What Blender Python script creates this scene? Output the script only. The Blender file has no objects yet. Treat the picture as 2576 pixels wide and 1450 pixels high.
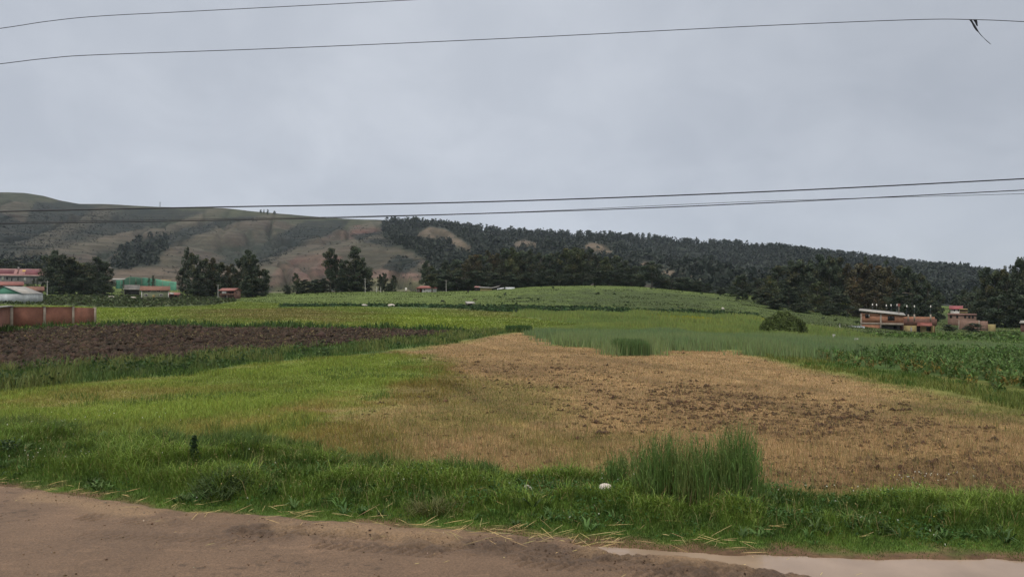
import bpy, math, random
import numpy as np
from mathutils import Vector
rng = np.random.default_rng(7)
random.seed(7)
# the picture plane used for measuring: 2575 px wide, focal 1860 px, horizon at row 740, eye 3.2 m above the road
F = 1860.0; CX = 1287.5; YH = 740.0; CZ = 3.2
scene = bpy.context.scene
col = scene.collection

# ------------------------------------------------------------------ helpers
def link(o):
    col.objects.link(o); return o
def tag(o, label=None, cat=None, group=None, kind=None):
    if label: o['label'] = label
    if cat: o['category'] = cat
    if group: o['group'] = group
    if kind: o['kind'] = kind
    return o
def thing(name, label, cat, loc=(0, 0, 0), rz=0.0, group=None):
    o = bpy.data.objects.new(name, None); link(o)
    o.location = loc; o.rotation_euler = (0, 0, rz)
    return tag(o, label, cat, group)

def _h(ix, iy, s):
    n = (ix * 374761393 + iy * 668265263 + s * 974634777) & 0xffffffff
    n = ((n ^ (n >> 13)) * 1274126177) & 0xffffffff
    return ((n ^ (n >> 16)) & 0xffff) / 65535.0
def vn(x, y, s=0):
    x = np.asarray(x, float); y = np.asarray(y, float)
    fx = np.floor(x); fy = np.floor(y); ix = fx.astype(np.int64); iy = fy.astype(np.int64)
    tx = x - fx; ty = y - fy; tx = tx * tx * (3 - 2 * tx); ty = ty * ty * (3 - 2 * ty)
    a = _h(ix, iy, s); b = _h(ix + 1, iy, s); c = _h(ix, iy + 1, s); d = _h(ix + 1, iy + 1, s)
    return (a * (1 - tx) + b * tx) * (1 - ty) + (c * (1 - tx) + d * tx) * ty
def fbm(x, y, s=0, o=4):
    r = 0; a = .5; t = 0
    for k in range(o):
        r = r + a * vn(x * 2 ** k + 17.3 * k, y * 2 ** k - 9.1 * k, s + k); t += a; a *= .5
    return r / t
def sst(x, a, b):
    t = np.clip((x - a) / (b - a), 0, 1); return t * t * (3 - 2 * t)

def mesh_obj(name, verts, faces, mat, parent=None, color=None, smooth=False):
    """verts (N,3); faces list of int arrays (M,k), any k; color (N,3) linear albedo"""
    me = bpy.data.meshes.new(name)
    verts = np.asarray(verts, np.float32)
    if not isinstance(faces, (list, tuple)): faces = [faces]
    faces = [np.asarray(f, np.int32) for f in faces if len(f)]
    nl = sum(f.size for f in faces); nf = sum(f.shape[0] for f in faces)
    me.vertices.add(len(verts)); me.vertices.foreach_set('co', verts.ravel())
    me.loops.add(nl); me.polygons.add(nf)
    me.loops.foreach_set('vertex_index', np.concatenate([f.ravel() for f in faces]))
    tot = np.concatenate([np.full(f.shape[0], f.shape[1], np.int32) for f in faces])
    st = np.concatenate([[0], np.cumsum(tot)[:-1]]).astype(np.int32)
    me.polygons.foreach_set('loop_start', st); me.polygons.foreach_set('loop_total', tot)
    if smooth: me.polygons.foreach_set('use_smooth', np.ones(nf, bool))
    if color is not None:
        ca = me.color_attributes.new('Col', 'FLOAT_COLOR', 'POINT')
        c4 = np.ones((len(verts), 4), np.float32); c4[:, :3] = color
        ca.data.foreach_set('color', c4.ravel())
    me.update(calc_edges=True)
    o = bpy.data.objects.new(name, me); link(o)
    if mat: me.materials.append(mat)
    if parent: o.parent = parent
    return o

# ------------------------------------------------------------------ materials
def nodes(name):
    m = bpy.data.materials.new(name); m.use_nodes = True
    return m, m.node_tree.nodes, m.node_tree.links, m.node_tree.nodes['Principled BSDF']
def mat_attr(name, rough=.9, noise=None, bump=None, amt=.35, trans=0.0, objtint=False, spec=.2):
    """albedo from the mesh's Col attribute, broken up by noise at the given scales (metres^-1)"""
    m, n, l, b = nodes(name)
    a = n.new('ShaderNodeVertexColor'); a.layer_name = 'Col'
    src = a.outputs['Color']
    geo = n.new('ShaderNodeNewGeometry')
    if noise:
        for sc in noise:
            t = n.new('ShaderNodeTexNoise'); t.inputs['Scale'].default_value = sc; t.inputs['Detail'].default_value = 5
            l.new(geo.outputs['Position'], t.inputs['Vector'])
            r = n.new('ShaderNodeMapRange'); r.inputs[1].default_value = .3; r.inputs[2].default_value = .7
            r.inputs[3].default_value = 1 - amt; r.inputs[4].default_value = 1 + amt
            l.new(t.outputs['Fac'], r.inputs[0])
            mx = n.new('ShaderNodeMix'); mx.data_type = 'RGBA'; mx.blend_type = 'MULTIPLY'; mx.inputs[0].default_value = 1
            l.new(src, mx.inputs[6]); l.new(r.outputs[0], mx.inputs[7]); src = mx.outputs[2]
    if objtint:
        oi = n.new('ShaderNodeObjectInfo')
        mx = n.new('ShaderNodeMix'); mx.data_type = 'RGBA'; mx.blend_type = 'MULTIPLY'; mx.inputs[0].default_value = 1
        l.new(src, mx.inputs[6]); l.new(oi.outputs['Color'], mx.inputs[7]); src = mx.outputs[2]
    l.new(src, b.inputs['Base Color']); b.inputs['Roughness'].default_value = rough
    b.inputs['Specular IOR Level'].default_value = spec
    if bump:
        t = n.new('ShaderNodeTexNoise'); t.inputs['Scale'].default_value = bump[0]; t.inputs['Detail'].default_value = 6
        l.new(geo.outputs['Position'], t.inputs['Vector'])
        bp = n.new('ShaderNodeBump'); bp.inputs['Strength'].default_value = bump[1]; bp.inputs['Distance'].default_value = bump[2]
        l.new(t.outputs['Fac'], bp.inputs['Height']); l.new(bp.outputs[0], b.inputs['Normal'])
    if trans:
        out = n['Material Output']; tr = n.new('ShaderNodeBsdfTranslucent'); l.new(src, tr.inputs['Color'])
        ms = n.new('ShaderNodeMixShader'); ms.inputs[0].default_value = trans
        l.new(b.outputs[0], ms.inputs[1]); l.new(tr.outputs[0], ms.inputs[2]); l.new(ms.outputs[0], out.inputs['Surface'])
    return m
def mat_plain(name, c, rough=.8, scale=3.0, amt=.2, metal=0.0, bump=.2, alpha=None, c2=None):
    """one colour weathered by two scales of noise in object space"""
    m, n, l, b = nodes(name)
    tc = n.new('ShaderNodeTexCoord')
    t = n.new('ShaderNodeTexNoise'); t.inputs['Scale'].default_value = scale; t.inputs['Detail'].default_value = 7
    l.new(tc.outputs['Object'], t.inputs['Vector'])
    r = n.new('ShaderNodeValToRGB'); e = r.color_ramp.elements
    e[0].position = .3; e[1].position = .7
    lo = c2 if c2 else tuple(x * (1 - amt) for x in c); hi = tuple(min(1, x * (1 + amt)) for x in c)
    e[0].color = (*lo, 1); e[1].color = (*hi, 1)
    l.new(t.outputs['Fac'], r.inputs[0]); l.new(r.outputs[0], b.inputs['Base Color'])
    b.inputs['Roughness'].default_value = rough; b.inputs['Metallic'].default_value = metal
    b.inputs['Specular IOR Level'].default_value = .3
    if bump:
        bp = n.new('ShaderNodeBump'); bp.inputs['Strength'].default_value = bump; bp.inputs['Distance'].default_value = .05
        l.new(t.outputs['Fac'], bp.inputs['Height']); l.new(bp.outputs[0], b.inputs['Normal'])
    return m
def mat_brick(name, c1, c2, mortar, sc=1.0):
    m, n, l, b = nodes(name)
    tc = n.new('ShaderNodeTexCoord')
    sp = n.new('ShaderNodeSeparateXYZ'); cb = n.new('ShaderNodeCombineXYZ'); ad = n.new('ShaderNodeMath'); ad.operation = 'ADD'
    l.new(tc.outputs['Object'], sp.inputs[0]); l.new(sp.outputs[0], ad.inputs[0]); l.new(sp.outputs[1], ad.inputs[1])
    l.new(ad.outputs[0], cb.inputs[0]); l.new(sp.outputs[2], cb.inputs[1])
    k = n.new('ShaderNodeTexBrick'); k.inputs['Scale'].default_value = sc
    k.inputs['Color1'].default_value = (*c1, 1); k.inputs['Color2'].default_value = (*c2, 1); k.inputs['Mortar'].default_value = (*mortar, 1)
    k.inputs['Brick Width'].default_value = .25; k.inputs['Row Height'].default_value = .12; k.inputs['Mortar Size'].default_value = .012
    l.new(cb.outputs[0], k.inputs['Vector'])
    t = n.new('ShaderNodeTexNoise'); t.inputs['Scale'].default_value = .9; t.inputs['Detail'].default_value = 6
    l.new(tc.outputs['Object'], t.inputs['Vector'])
    r = n.new('ShaderNodeMapRange'); r.inputs[1].default_value = .3; r.inputs[2].default_value = .7; r.inputs[3].default_value = .72; r.inputs[4].default_value = 1.25
    l.new(t.outputs['Fac'], r.inputs[0])
    mx = n.new('ShaderNodeMix'); mx.data_type = 'RGBA'; mx.blend_type = 'MULTIPLY'; mx.inputs[0].default_value = 1
    l.new(k.outputs['Color'], mx.inputs[6]); l.new(r.outputs[0], mx.inputs[7]); l.new(mx.outputs[2], b.inputs['Base Color'])
    b.inputs['Roughness'].default_value = .9
    bp = n.new('ShaderNodeBump'); bp.inputs['Strength'].default_value = .4; bp.inputs['Distance'].default_value = .02
    l.new(k.outputs['Fac'], bp.inputs['Height']); bp.invert = True; l.new(bp.outputs[0], b.inputs['Normal'])
    return m

# ------------------------------------------------------------------ terrain of the valley floor
_near = [(8, 0), (11.5, 0), (13, .05), (16, -.05), (24, -.15), (35, -.35)]
_cols = {   # column px : (distance, height) down the valley
    0:    [(50, -.5), (88, -.77), (120, -.03), (186, 1.5), (280, 2.45), (330, 3.9), (420, 8.6), (500, 14)],
    300:  [(50, -.5), (88, -.7), (120, -.1), (170, .27), (250, 1.2), (330, 2.85), (420, 5.4), (500, 9)],
    600:  [(50, -.5), (88, -.6), (130, .05), (200, .5), (330, 1.25), (420, 2.0), (500, 4)],
    900:  [(50, -.5), (85, -.7), (130, -.3), (200, .2), (260, 1.1), (350, 4.1), (420, 3.65), (500, 4.5)],
    1200: [(50, -.6), (85, -1.0), (120, -.67), (190, .03), (230, .97), (300, 3.04), (350, 4.9), (420, 4.3), (500, 5)],
    1480: [(50, -.6), (85, -1.1), (140, -.34), (200, .5), (280, 3.95), (330, 6.75), (400, 7), (500, 7.5)],
    1700: [(50, -.55), (85, -1.4), (140, -.8), (200, .5), (280, 3.5), (330, 5.5), (400, 5.8), (500, 6)],
    1900: [(50, -.6), (85, -1.9), (140, -2.5), (200, -2.1), (270, -.86), (330, .2), (400, 1), (500, 3)],
    2100: [(50, -.7), (85, -2.3), (150, -4.2), (200, -4.1), (270, -4.2), (330, -3.9), (500, -1)],
    2300: [(50, -.9), (85, -2.6), (130, -5.05), (185, -6.55), (240, -7.4), (330, -7.4), (500, -4)],
    2575: [(50, -1.0), (85, -2.8), (130, -5.5), (185, -6.95), (230, -7.7), (330, -9.2), (500, -7)],
}
GU = np.linspace(-1.4, 1.4, 181); GL = np.linspace(math.log(8), math.log(520), 200)
def _grid():
    Y = np.exp(GL); ks = sorted(_cols); A = []
    for k in ks:
        p = _near + _cols[k]; A.append(np.interp(Y, [q[0] for q in p], [q[1] for q in p]))
    A = np.array(A); uk = (np.array(ks) - CX) / F
    Z = np.array([np.interp(GU, uk, A[:, j]) for j in range(len(Y))]).T
    for _ in range(3):
        for ax, r in ((0, 4), (1, 3)):
            p = np.pad(Z, [(r, r) if a == ax else (0, 0) for a in (0, 1)], 'edge')
            c = np.cumsum(p, ax); c = np.insert(c, 0, 0, ax)
            Z = (np.take(c, range(2 * r + 1, c.shape[ax]), ax) - np.take(c, range(0, c.shape[ax] - 2 * r - 1), ax)) / (2 * r + 1)
    # the brow of the rise in the middle of the valley
    br = [(0, 0, 0), (560, 750), (650, 744), (750, 738), (830, 734.5), (918, 733), (1045, 733.5), (1122, 733), (1200, 731.5), (1270, 727.5), (1330, 721), (1400, 719), (1480, 718), (1600, 720.5), (1640, 723.5), (1700, 730), (1780, 737), (1850, 745), (1920, 752)][1:]
    bp = np.interp(CX + F * GU, [q[0] for q in br], [q[1] for q in br]); inb = sst(CX + F * GU, 520, 640) * (1 - sst(CX + F * GU, 1850, 1960))
    z0 = np.array([np.interp(math.log(345), GL, Z[i]) for i in range(len(GU))]); want = CZ + (YH - bp) * 345 / F
    Z = Z + (np.maximum(want - z0, 0) * inb)[:, None] * np.exp(-((GL - math.log(345)) / .2) ** 2)[None, :]
    return Z
GZ = _grid()
def G(x, y):
    x = np.asarray(x, float); y = np.asarray(y, float)
    yy = np.clip(y, 8, 519); u = np.clip(x / yy, -1.399, 1.399)
    a = (u + 1.4) / 2.8 * 180; b = (np.log(yy) - GL[0]) / (GL[-1] - GL[0]) * 199
    i = np.clip(a.astype(int), 0, 179); j = np.clip(b.astype(int), 0, 198); a = a - i; b = b - j
    z = (GZ[i, j] * (1 - a) + GZ[i + 1, j] * a) * (1 - b) + (GZ[i, j + 1] * (1 - a) + GZ[i + 1, j + 1] * a) * b
    return np.where(y < 8, 0, z)
_ray = np.exp(np.linspace(math.log(7.5), math.log(515), 1500))
def P(px, py):
    """where the sight line through a picture point meets the valley floor"""
    u = (px - CX) / F
    yp = YH + F * (CZ - G(u * _ray, _ray)) / _ray
    k = np.argmax(yp <= py) if (yp <= py).any() else len(_ray) - 1
    return (u * _ray[k], _ray[k])
def W(pts): return np.array([P(*p) for p in pts])
def at(px, Y, dz=0.0):
    x = (px - CX) / F * Y
    return Vector((x, Y, float(G(x, Y)) + dz))

def sd(x, y, poly):
    """signed distance to a polygon, negative inside"""
    d = np.full(x.shape, 1e9); ins = np.zeros(x.shape, bool)
    n = len(poly)
    for i in range(n):
        ax, ay = poly[i]; bx, by = poly[(i + 1) % n]
        ex, ey = bx - ax, by - ay; L = ex * ex + ey * ey + 1e-12
        t = np.clip(((x - ax) * ex + (y - ay) * ey) / L, 0, 1)
        dd = (x - ax - t * ex) ** 2 + (y - ay - t * ey) ** 2
        d = np.minimum(d, dd)
        c = (ay > y) != (by > y)
        if by != ay:
            ins ^= c & (x < ex * (y - ay) / ey + ax)
    d = np.sqrt(d)
    return np.where(ins, -d, d)

# road edge: the far side of the dirt road
_re = W([(-500, 1190), (-100, 1217), (0, 1228), (150, 1245), (400, 1280), (600, 1300), (900, 1320), (1200, 1346), (1500, 1370), (1800, 1385), (2200, 1400), (2400, 1398), (2575, 1397), (2700, 1397), (3200, 1400)])
_re = _re[np.argsort(_re[:, 0])]
def road_edge(x): return np.interp(x, _re[:, 0], _re[:, 1]) + .14 * (fbm(np.asarray(x) / .7, np.asarray(x) * 0, 5) - .5) * 2
def dv(x, y): return y - road_edge(x)          # metres beyond the road edge
# far side of the verge
_ve = W([(-300, 1075), (0, 1095), (200, 1110), (450, 1135), (760, 1150), (900, 1175), (1100, 1195), (1300, 1218), (1500, 1212), (1700, 1235), (1900, 1245), (2100, 1262), (2575, 1275), (2900, 1280)])
_ve = _ve[np.argsort(_ve[:, 0])]
def verge_end(x): return np.interp(x, _ve[:, 0], _ve[:, 1]) + .35 * (fbm(np.asarray(x) / .9, np.asarray(x) * 0, 6) - .5) * 2
def hump(x, y): return fbm(x / 1.15 + 3.1, y / .8, 11, 3)
def bank(x, y):
    d = dv(x, y)
    m = sst(d, .5, 1.25) * (1 - sst(y - verge_end(x), -.9, .5))
    return m * (.01 + .21 * sst(hump(x, y), .36, .66))
def H(x, y):
    d = dv(x, y)
    z = G(x, y) + bank(x, y) + .05 * (fbm(x / 2.3, y / 2.3, 21, 3) - .5)
    far = sst(y, 14, 40)
    z = z + far * .25 * (fbm(x / 9, y / 9, 31, 3) - .5)
    return np.where(d < 0, G(x, y) - .13 * sst(-d, -.01, .14), z)

def Pn(px, py):
    """the same for the verge, whose banks stand above the smooth valley floor"""
    Y = np.linspace(8.0, 24, 1600); u = (px - CX) / F
    yp = YH + F * (CZ - H(u * Y, Y)) / Y; k = int(np.argmax(yp <= py)); return (u * Y[k], Y[k])
STONES = [Pn(1526, 1240), Pn(1328, 1234)]
# ------------------------------------------------------------------ fields
Rg = dict(
    plough=W([(-900, 842), (0, 833), (120, 822), (330, 815), (600, 821), (900, 826), (1170, 832), (1100, 845), (900, 862), (650, 885), (420, 908), (200, 925), (0, 938), (-900, 960)]),
    weeds=W([(-900, 958), (0, 935), (200, 922), (420, 905), (650, 884), (900, 862), (1100, 846), (1180, 833), (1330, 828), (1345, 836), (1285, 838), (1090, 868), (900, 890), (640, 915), (420, 950), (200, 965), (0, 990), (-900, 1010)]),
    hedge=W([(-900, 842), (0, 832), (120, 821), (330, 812), (600, 818), (1170, 829), (1170, 834), (900, 829), (600, 824), (330, 819), (120, 827), (0, 840), (-900, 850)]),
    meadow=W([(-900, 1010), (0, 990), (200, 965), (420, 950), (640, 915), (900, 890), (1000, 886), (1080, 905), (1120, 925), (1080, 965), (1000, 1002), (860, 1045), (770, 1085), (760, 1150), (450, 1140), (0, 1100), (-900, 1080)]),
    stubble=W([(1000, 886), (1090, 868), (1285, 836), (1340, 838), (1400, 866), (1530, 874), (1560, 894), (1632, 893), (1642, 880), (1860, 882), (1960, 905), (2150, 945), (2330, 978), (2575, 1036), (3500, 1190), (3500, 1290), (2575, 1278), (1900, 1248), (1500, 1215), (1300, 1220), (1100, 1198), (900, 1178), (760, 1152), (770, 1085), (860, 1045), (1000, 1002), (1080, 965), (1120, 925), (1080, 905)]),
    crop=W([(1338, 838), (1346, 829), (1420, 823), (1490, 815), (1400, 807), (1330, 799), (1300, 792), (1310, 786), (1480, 783), (1650, 793), (1900, 800), (1940, 815), (2050, 826), (2130, 838), (2250, 862), (2400, 878), (2575, 888), (3500, 900), (3500, 925), (2575, 902), (2400, 893), (2200, 899), (2050, 905), (1900, 893), (1860, 882), (1642, 880), (1632, 893), (1560, 894), (1530, 874), (1400, 866), (1340, 838)]),
    strip=W([(1860, 882), (1900, 893), (2050, 905), (2150, 915), (2330, 950), (2575, 990), (3500, 1110), (3500, 1190), (2575, 1036), (2330, 978), (2150, 945), (1960, 905)]),
    beans=W([(2080, 908), (2200, 897), (2400, 891), (2575, 900), (3500, 915), (3500, 1080), (2575, 975), (2420, 950), (2250, 928), (2120, 915)]),
    farbeans=W([(2120, 838), (2330, 841), (2575, 836), (3500, 836), (3500, 895), (2575, 888), (2400, 878), (2250, 862)]),
    yellow=W([(-900, 775), (0, 768), (100, 766), (300, 774), (520, 768), (600, 758), (760, 765), (1000, 775), (1310, 786), (1300, 792), (1330, 799), (1400, 807), (1490, 815), (1420, 823), (1346, 829), (1170, 830), (600, 819), (330, 813), (120, 822), (-900, 842)]),
    potato=W([(-900, 742), (100, 743), (560, 745), (600, 750), (590, 758), (520, 767), (300, 773), (100, 766), (-900, 775)]),
    band=W([(700, 766), (900, 764), (1100, 767), (1300, 769), (1480, 771), (1600, 778), (1900, 789), (1920, 797), (1640, 792), (1480, 782), (1290, 785), (1100, 773), (900, 770), (700, 772)]),
    flowers=W([(1610, 793), (1850, 799), (1925, 803), (1925, 816), (1850, 808), (1700, 806)]),
)
C = dict(road=(.152, .097, .060), wet=(.080, .052, .034), verge=(.055, .10, .016), meadow=(.135, .172, .036), weeds=(.07, .115, .028),
         plough=(.036, .025, .018), stubble=(.245, .162, .078), olive=(.15, .125, .034), crop=(.105, .165, .060), strip=(.10, .15, .028),
         beans=(.05, .09, .022), yellow=(.132, .166, .032), bright=(.165, .208, .024), warm=(.150, .130, .040), potato=(.055, .075, .028),
         band=(.035, .075, .020), pasture=(.084, .120, .027), dpasture=(.043, .064, .017), hedge=(.045, .08, .022), flowers=(.26, .25, .02))
C['earth'] = (.155, .095, .048)
C = {k: np.array(v) for k, v in C.items()}
# soft patches in the fields (px outline, colour, softness m, strength): real differences of growth
Patch = [
    ('olive', W([(1020, 960), (1110, 940), (1330, 950), (1420, 1010), (1560, 1080), (1520, 1150), (1300, 1130), (1150, 1110), (900, 1090), (800, 1070), (980, 1020)]), 2.2, .8),
    ('olive', W([(770, 1085), (900, 1060), (1000, 1090), (1080, 1160), (900, 1170), (770, 1150)]), .9, .75),
    ('olive', W([(1400, 1100), (1550, 1090), (1600, 1150), (1500, 1190), (1380, 1160)]), .9, .5),
    ('olive', W([(2150, 945), (2330, 978), (2575, 1036), (2700, 1120), (2400, 1060), (2200, 1000)]), 2.0, .6),
    ('olive', W([(2000, 1240), (2100, 1235), (2575, 1250), (2700, 1290), (2000, 1270)]), .6, .6),
    ('stubble', W([(420, 985), (330, 1000), (160, 1010), (100, 1000), (300, 975)]), 2.5, .45),
    ('stubble', W([(450, 1075), (700, 1040), (880, 985), (900, 1000), (740, 1060), (560, 1110), (430, 1120)]), .9, .5),
    ('warm', W([(480, 778), (760, 775), (940, 788), (930, 812), (700, 806), (520, 795)]), 9, .95),
    ('warm', W([(1120, 775), (1290, 787), (1300, 800), (1180, 795)]), 8, .6),
    ('bright', W([(940, 795), (1050, 785), (1180, 800), (1200, 828), (1000, 822)]), 7, .85),
    ('bright', W([(100, 768), (300, 776), (420, 775), (380, 790), (240, 800), (120, 780)]), 6, .6),
    ('earth', W([(1640, 985), (1830, 975), (1960, 1010), (2060, 1050), (2150, 1095), (2050, 1110), (1880, 1085), (1740, 1060), (1620, 1040)]), 2.2, .55),
    ('earth', W([(1980, 1185), (2200, 1180), (2420, 1170), (2620, 1175), (2620, 1225), (2300, 1220), (2000, 1212)]), .55, .8),
    ('earth', W([(1130, 905), (1300, 925), (1460, 915), (1480, 945), (1300, 955), (1140, 930)]), 2.5, .5),
    ('earth', W([(1480, 1000), (1600, 1010), (1640, 1070), (1520, 1060)]), 1.5, .5),
    ('dpasture', W([(1300, 745), (1420, 728), (1640, 730), (1850, 750), (1920, 790), (1640, 783), (1480, 772), (1320, 765)]), 25, .95),
    ('dpasture', W([(1850, 750), (2200, 770), (2600, 800), (2600, 836), (2120, 836), (1930, 800)]), 12, .8),
]
def ground_colour(x, y):
    x = np.asarray(x, float); y = np.asarray(y, float)
    n1 = fbm(x / 3.0, y / 3.0, 41, 4); n2 = fbm(x / 14.0, y / 20.0, 51, 4); n3 = fbm(x / .5, y / .5, 61, 3)
    c = np.empty(x.shape + (3,)); c[:] = C['pasture']
    nr_ = (1 - sst(y, 70, 110))[..., None]; c[:] = c * (1 - nr_) + np.array([.125, .135, .034]) * nr_
    sc = np.clip(y / 60, .08, 3)
    def lay(key, d, soft, k=1.0):
        w = (k * (1 - sst(d + (n1 - .5) * soft * 3.0 + (n3 - .5) * soft * 1.5, -soft, soft)))[..., None]
        c[:] = c * (1 - w) + C[key] * w
    for k in ('yellow', 'potato', 'flowers', 'band', 'crop', 'farbeans', 'meadow', 'stubble', 'strip', 'beans', 'weeds', 'plough', 'hedge'):
        d = sd(x, y, Rg[k])
        lay('beans' if k == 'farbeans' else k, d, 1.5 if k in ('meadow', 'stubble', 'strip') else .6)
    for key, poly, soft, k in Patch:
        lay(key, sd(x, y, poly), soft, k)
    # cutting rows and trampled lanes in the mown field
    rw = fbm((x * .94 + y * .34) / .9, (y * .94 - x * .34) / 26, 671, 3); sm = 1 - sst(sd(x, y, Rg['stubble']), -1.5, .5)
    c = c * (1 + (sm * (rw - .5) * .75))[..., None]
    d = dv(x, y)
    v = (1 - sst(y - verge_end(x) + (n1 - .5), -.4, .4))[..., None]
    c = c * (1 - v) + C['verge'] * v
    # sparse bare earth showing at the road side
    e = (1 - sst(d + (n3 - .5) * .9 + (n1 - .5) * .6, .02, .38))[..., None]
    c = c * (1 - e) + C['road'] * np.array([.8, .78, .75]) * e
    c = c * (.72 + .56 * n1)[..., None] * (.82 + .36 * n2)[..., None]
    return c

M_ground = mat_attr('field_ground', .95, noise=[1.3, 9.0], bump=(14, .6, .06), amt=.28)
def build_ground():
    Yr = np.concatenate([np.linspace(-30, 7, 12), np.exp(np.linspace(math.log(7.4), math.log(14.5), 110)), np.exp(np.linspace(math.log(14.55), math.log(60), 250)), np.exp(np.linspace(math.log(60.5), math.log(515), 300))])
    T = np.linspace(-1, 1, 900); T = .55 * T + .45 * T ** 3
    Wd = 22 + 1.08 * np.maximum(Yr, 0)
    X = T[None, :] * Wd[:, None]; Y = np.repeat(Yr[:, None], len(T), 1)
    x = X.ravel(); y = Y.ravel(); z = H(x, y)
    z = np.where(y < 7.3, -.1, z)
    c = ground_colour(x, y)
    nr, nc = len(Yr), len(T)
    i = np.arange(nr - 1)[:, None] * nc + np.arange(nc - 1)[None, :]
    f = np.stack([i, i + 1, i + 1 + nc, i + nc], -1).reshape(-1, 4)
    fx = x[f].mean(1); fy = y[f].mean(1)
    rest = np.ones(len(f), bool)
    V = np.column_stack([x, y, z])
    def piece(name, mask):
        ff = f[mask]; u, inv = np.unique(ff, return_inverse=True)
        o = mesh_obj(name, V[u], inv.reshape(-1, 4), M_ground, color=c[u], smooth=True)
        o['kind'] = 'structure'
    for nm, key in (('ploughed_field', 'plough'), ('stubble_field', 'stubble'), ('meadow', 'meadow'), ('yellow_green_field', 'yellow'), ('grain_field', 'crop')):
        m = rest & (sd(fx, fy, Rg[key]) < 0) & (fy > verge_end(fx)); rest &= ~m
        piece(nm, m)
    piece('ground', rest)
build_ground()
# ------------------------------------------------------------------ dirt road, tyre tracks, puddle
_tr1 = W([(200, 1300), (560, 1330), (850, 1345), (1150, 1365), (1400, 1388), (1560, 1400), (1750, 1428), (2000, 1448)])
_tr2 = W([(200, 1345), (560, 1358), (850, 1374), (1100, 1394), (1300, 1412), (1500, 1432), (1700, 1450), (1900, 1475)])
_pud = [W([(1400, 1362), (1560, 1356), (1800, 1356), (2100, 1356), (2575, 1350), (3000, 1350), (3100, 1520), (2500, 1490), (2150, 1462), (1950, 1436), (1760, 1408), (1560, 1394)])]
_wet = [W([(980, 1352), (1250, 1362), (1500, 1385), (1750, 1412), (1900, 1432), (2100, 1450), (2300, 1470), (2300, 1520), (1900, 1500), (1600, 1445), (1300, 1410), (1000, 1385), (850, 1362)]),
        W([(560, 1325), (900, 1335), (1100, 1350), (1000, 1375), (800, 1360), (560, 1345)])]
def _track(x, y, pl):
    best = np.full(x.shape, 1e9); s = np.zeros(x.shape); acc = 0
    for i in range(len(pl) - 1):
        a, b = pl[i], pl[i + 1]; e = b - a; L = np.hypot(*e)
        t = np.clip(((x - a[0]) * e[0] + (y - a[1]) * e[1]) / L ** 2, 0, 1)
        dx = x - a[0] - t * e[0]; dy = y - a[1] - t * e[1]; d = np.hypot(dx, dy)
        sg = np.sign(e[0] * dy - e[1] * dx)
        k = d < np.abs(best); best = np.where(k, d * sg, best); s = np.where(k, acc + t * L, s); acc += L
    return best, s
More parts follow.
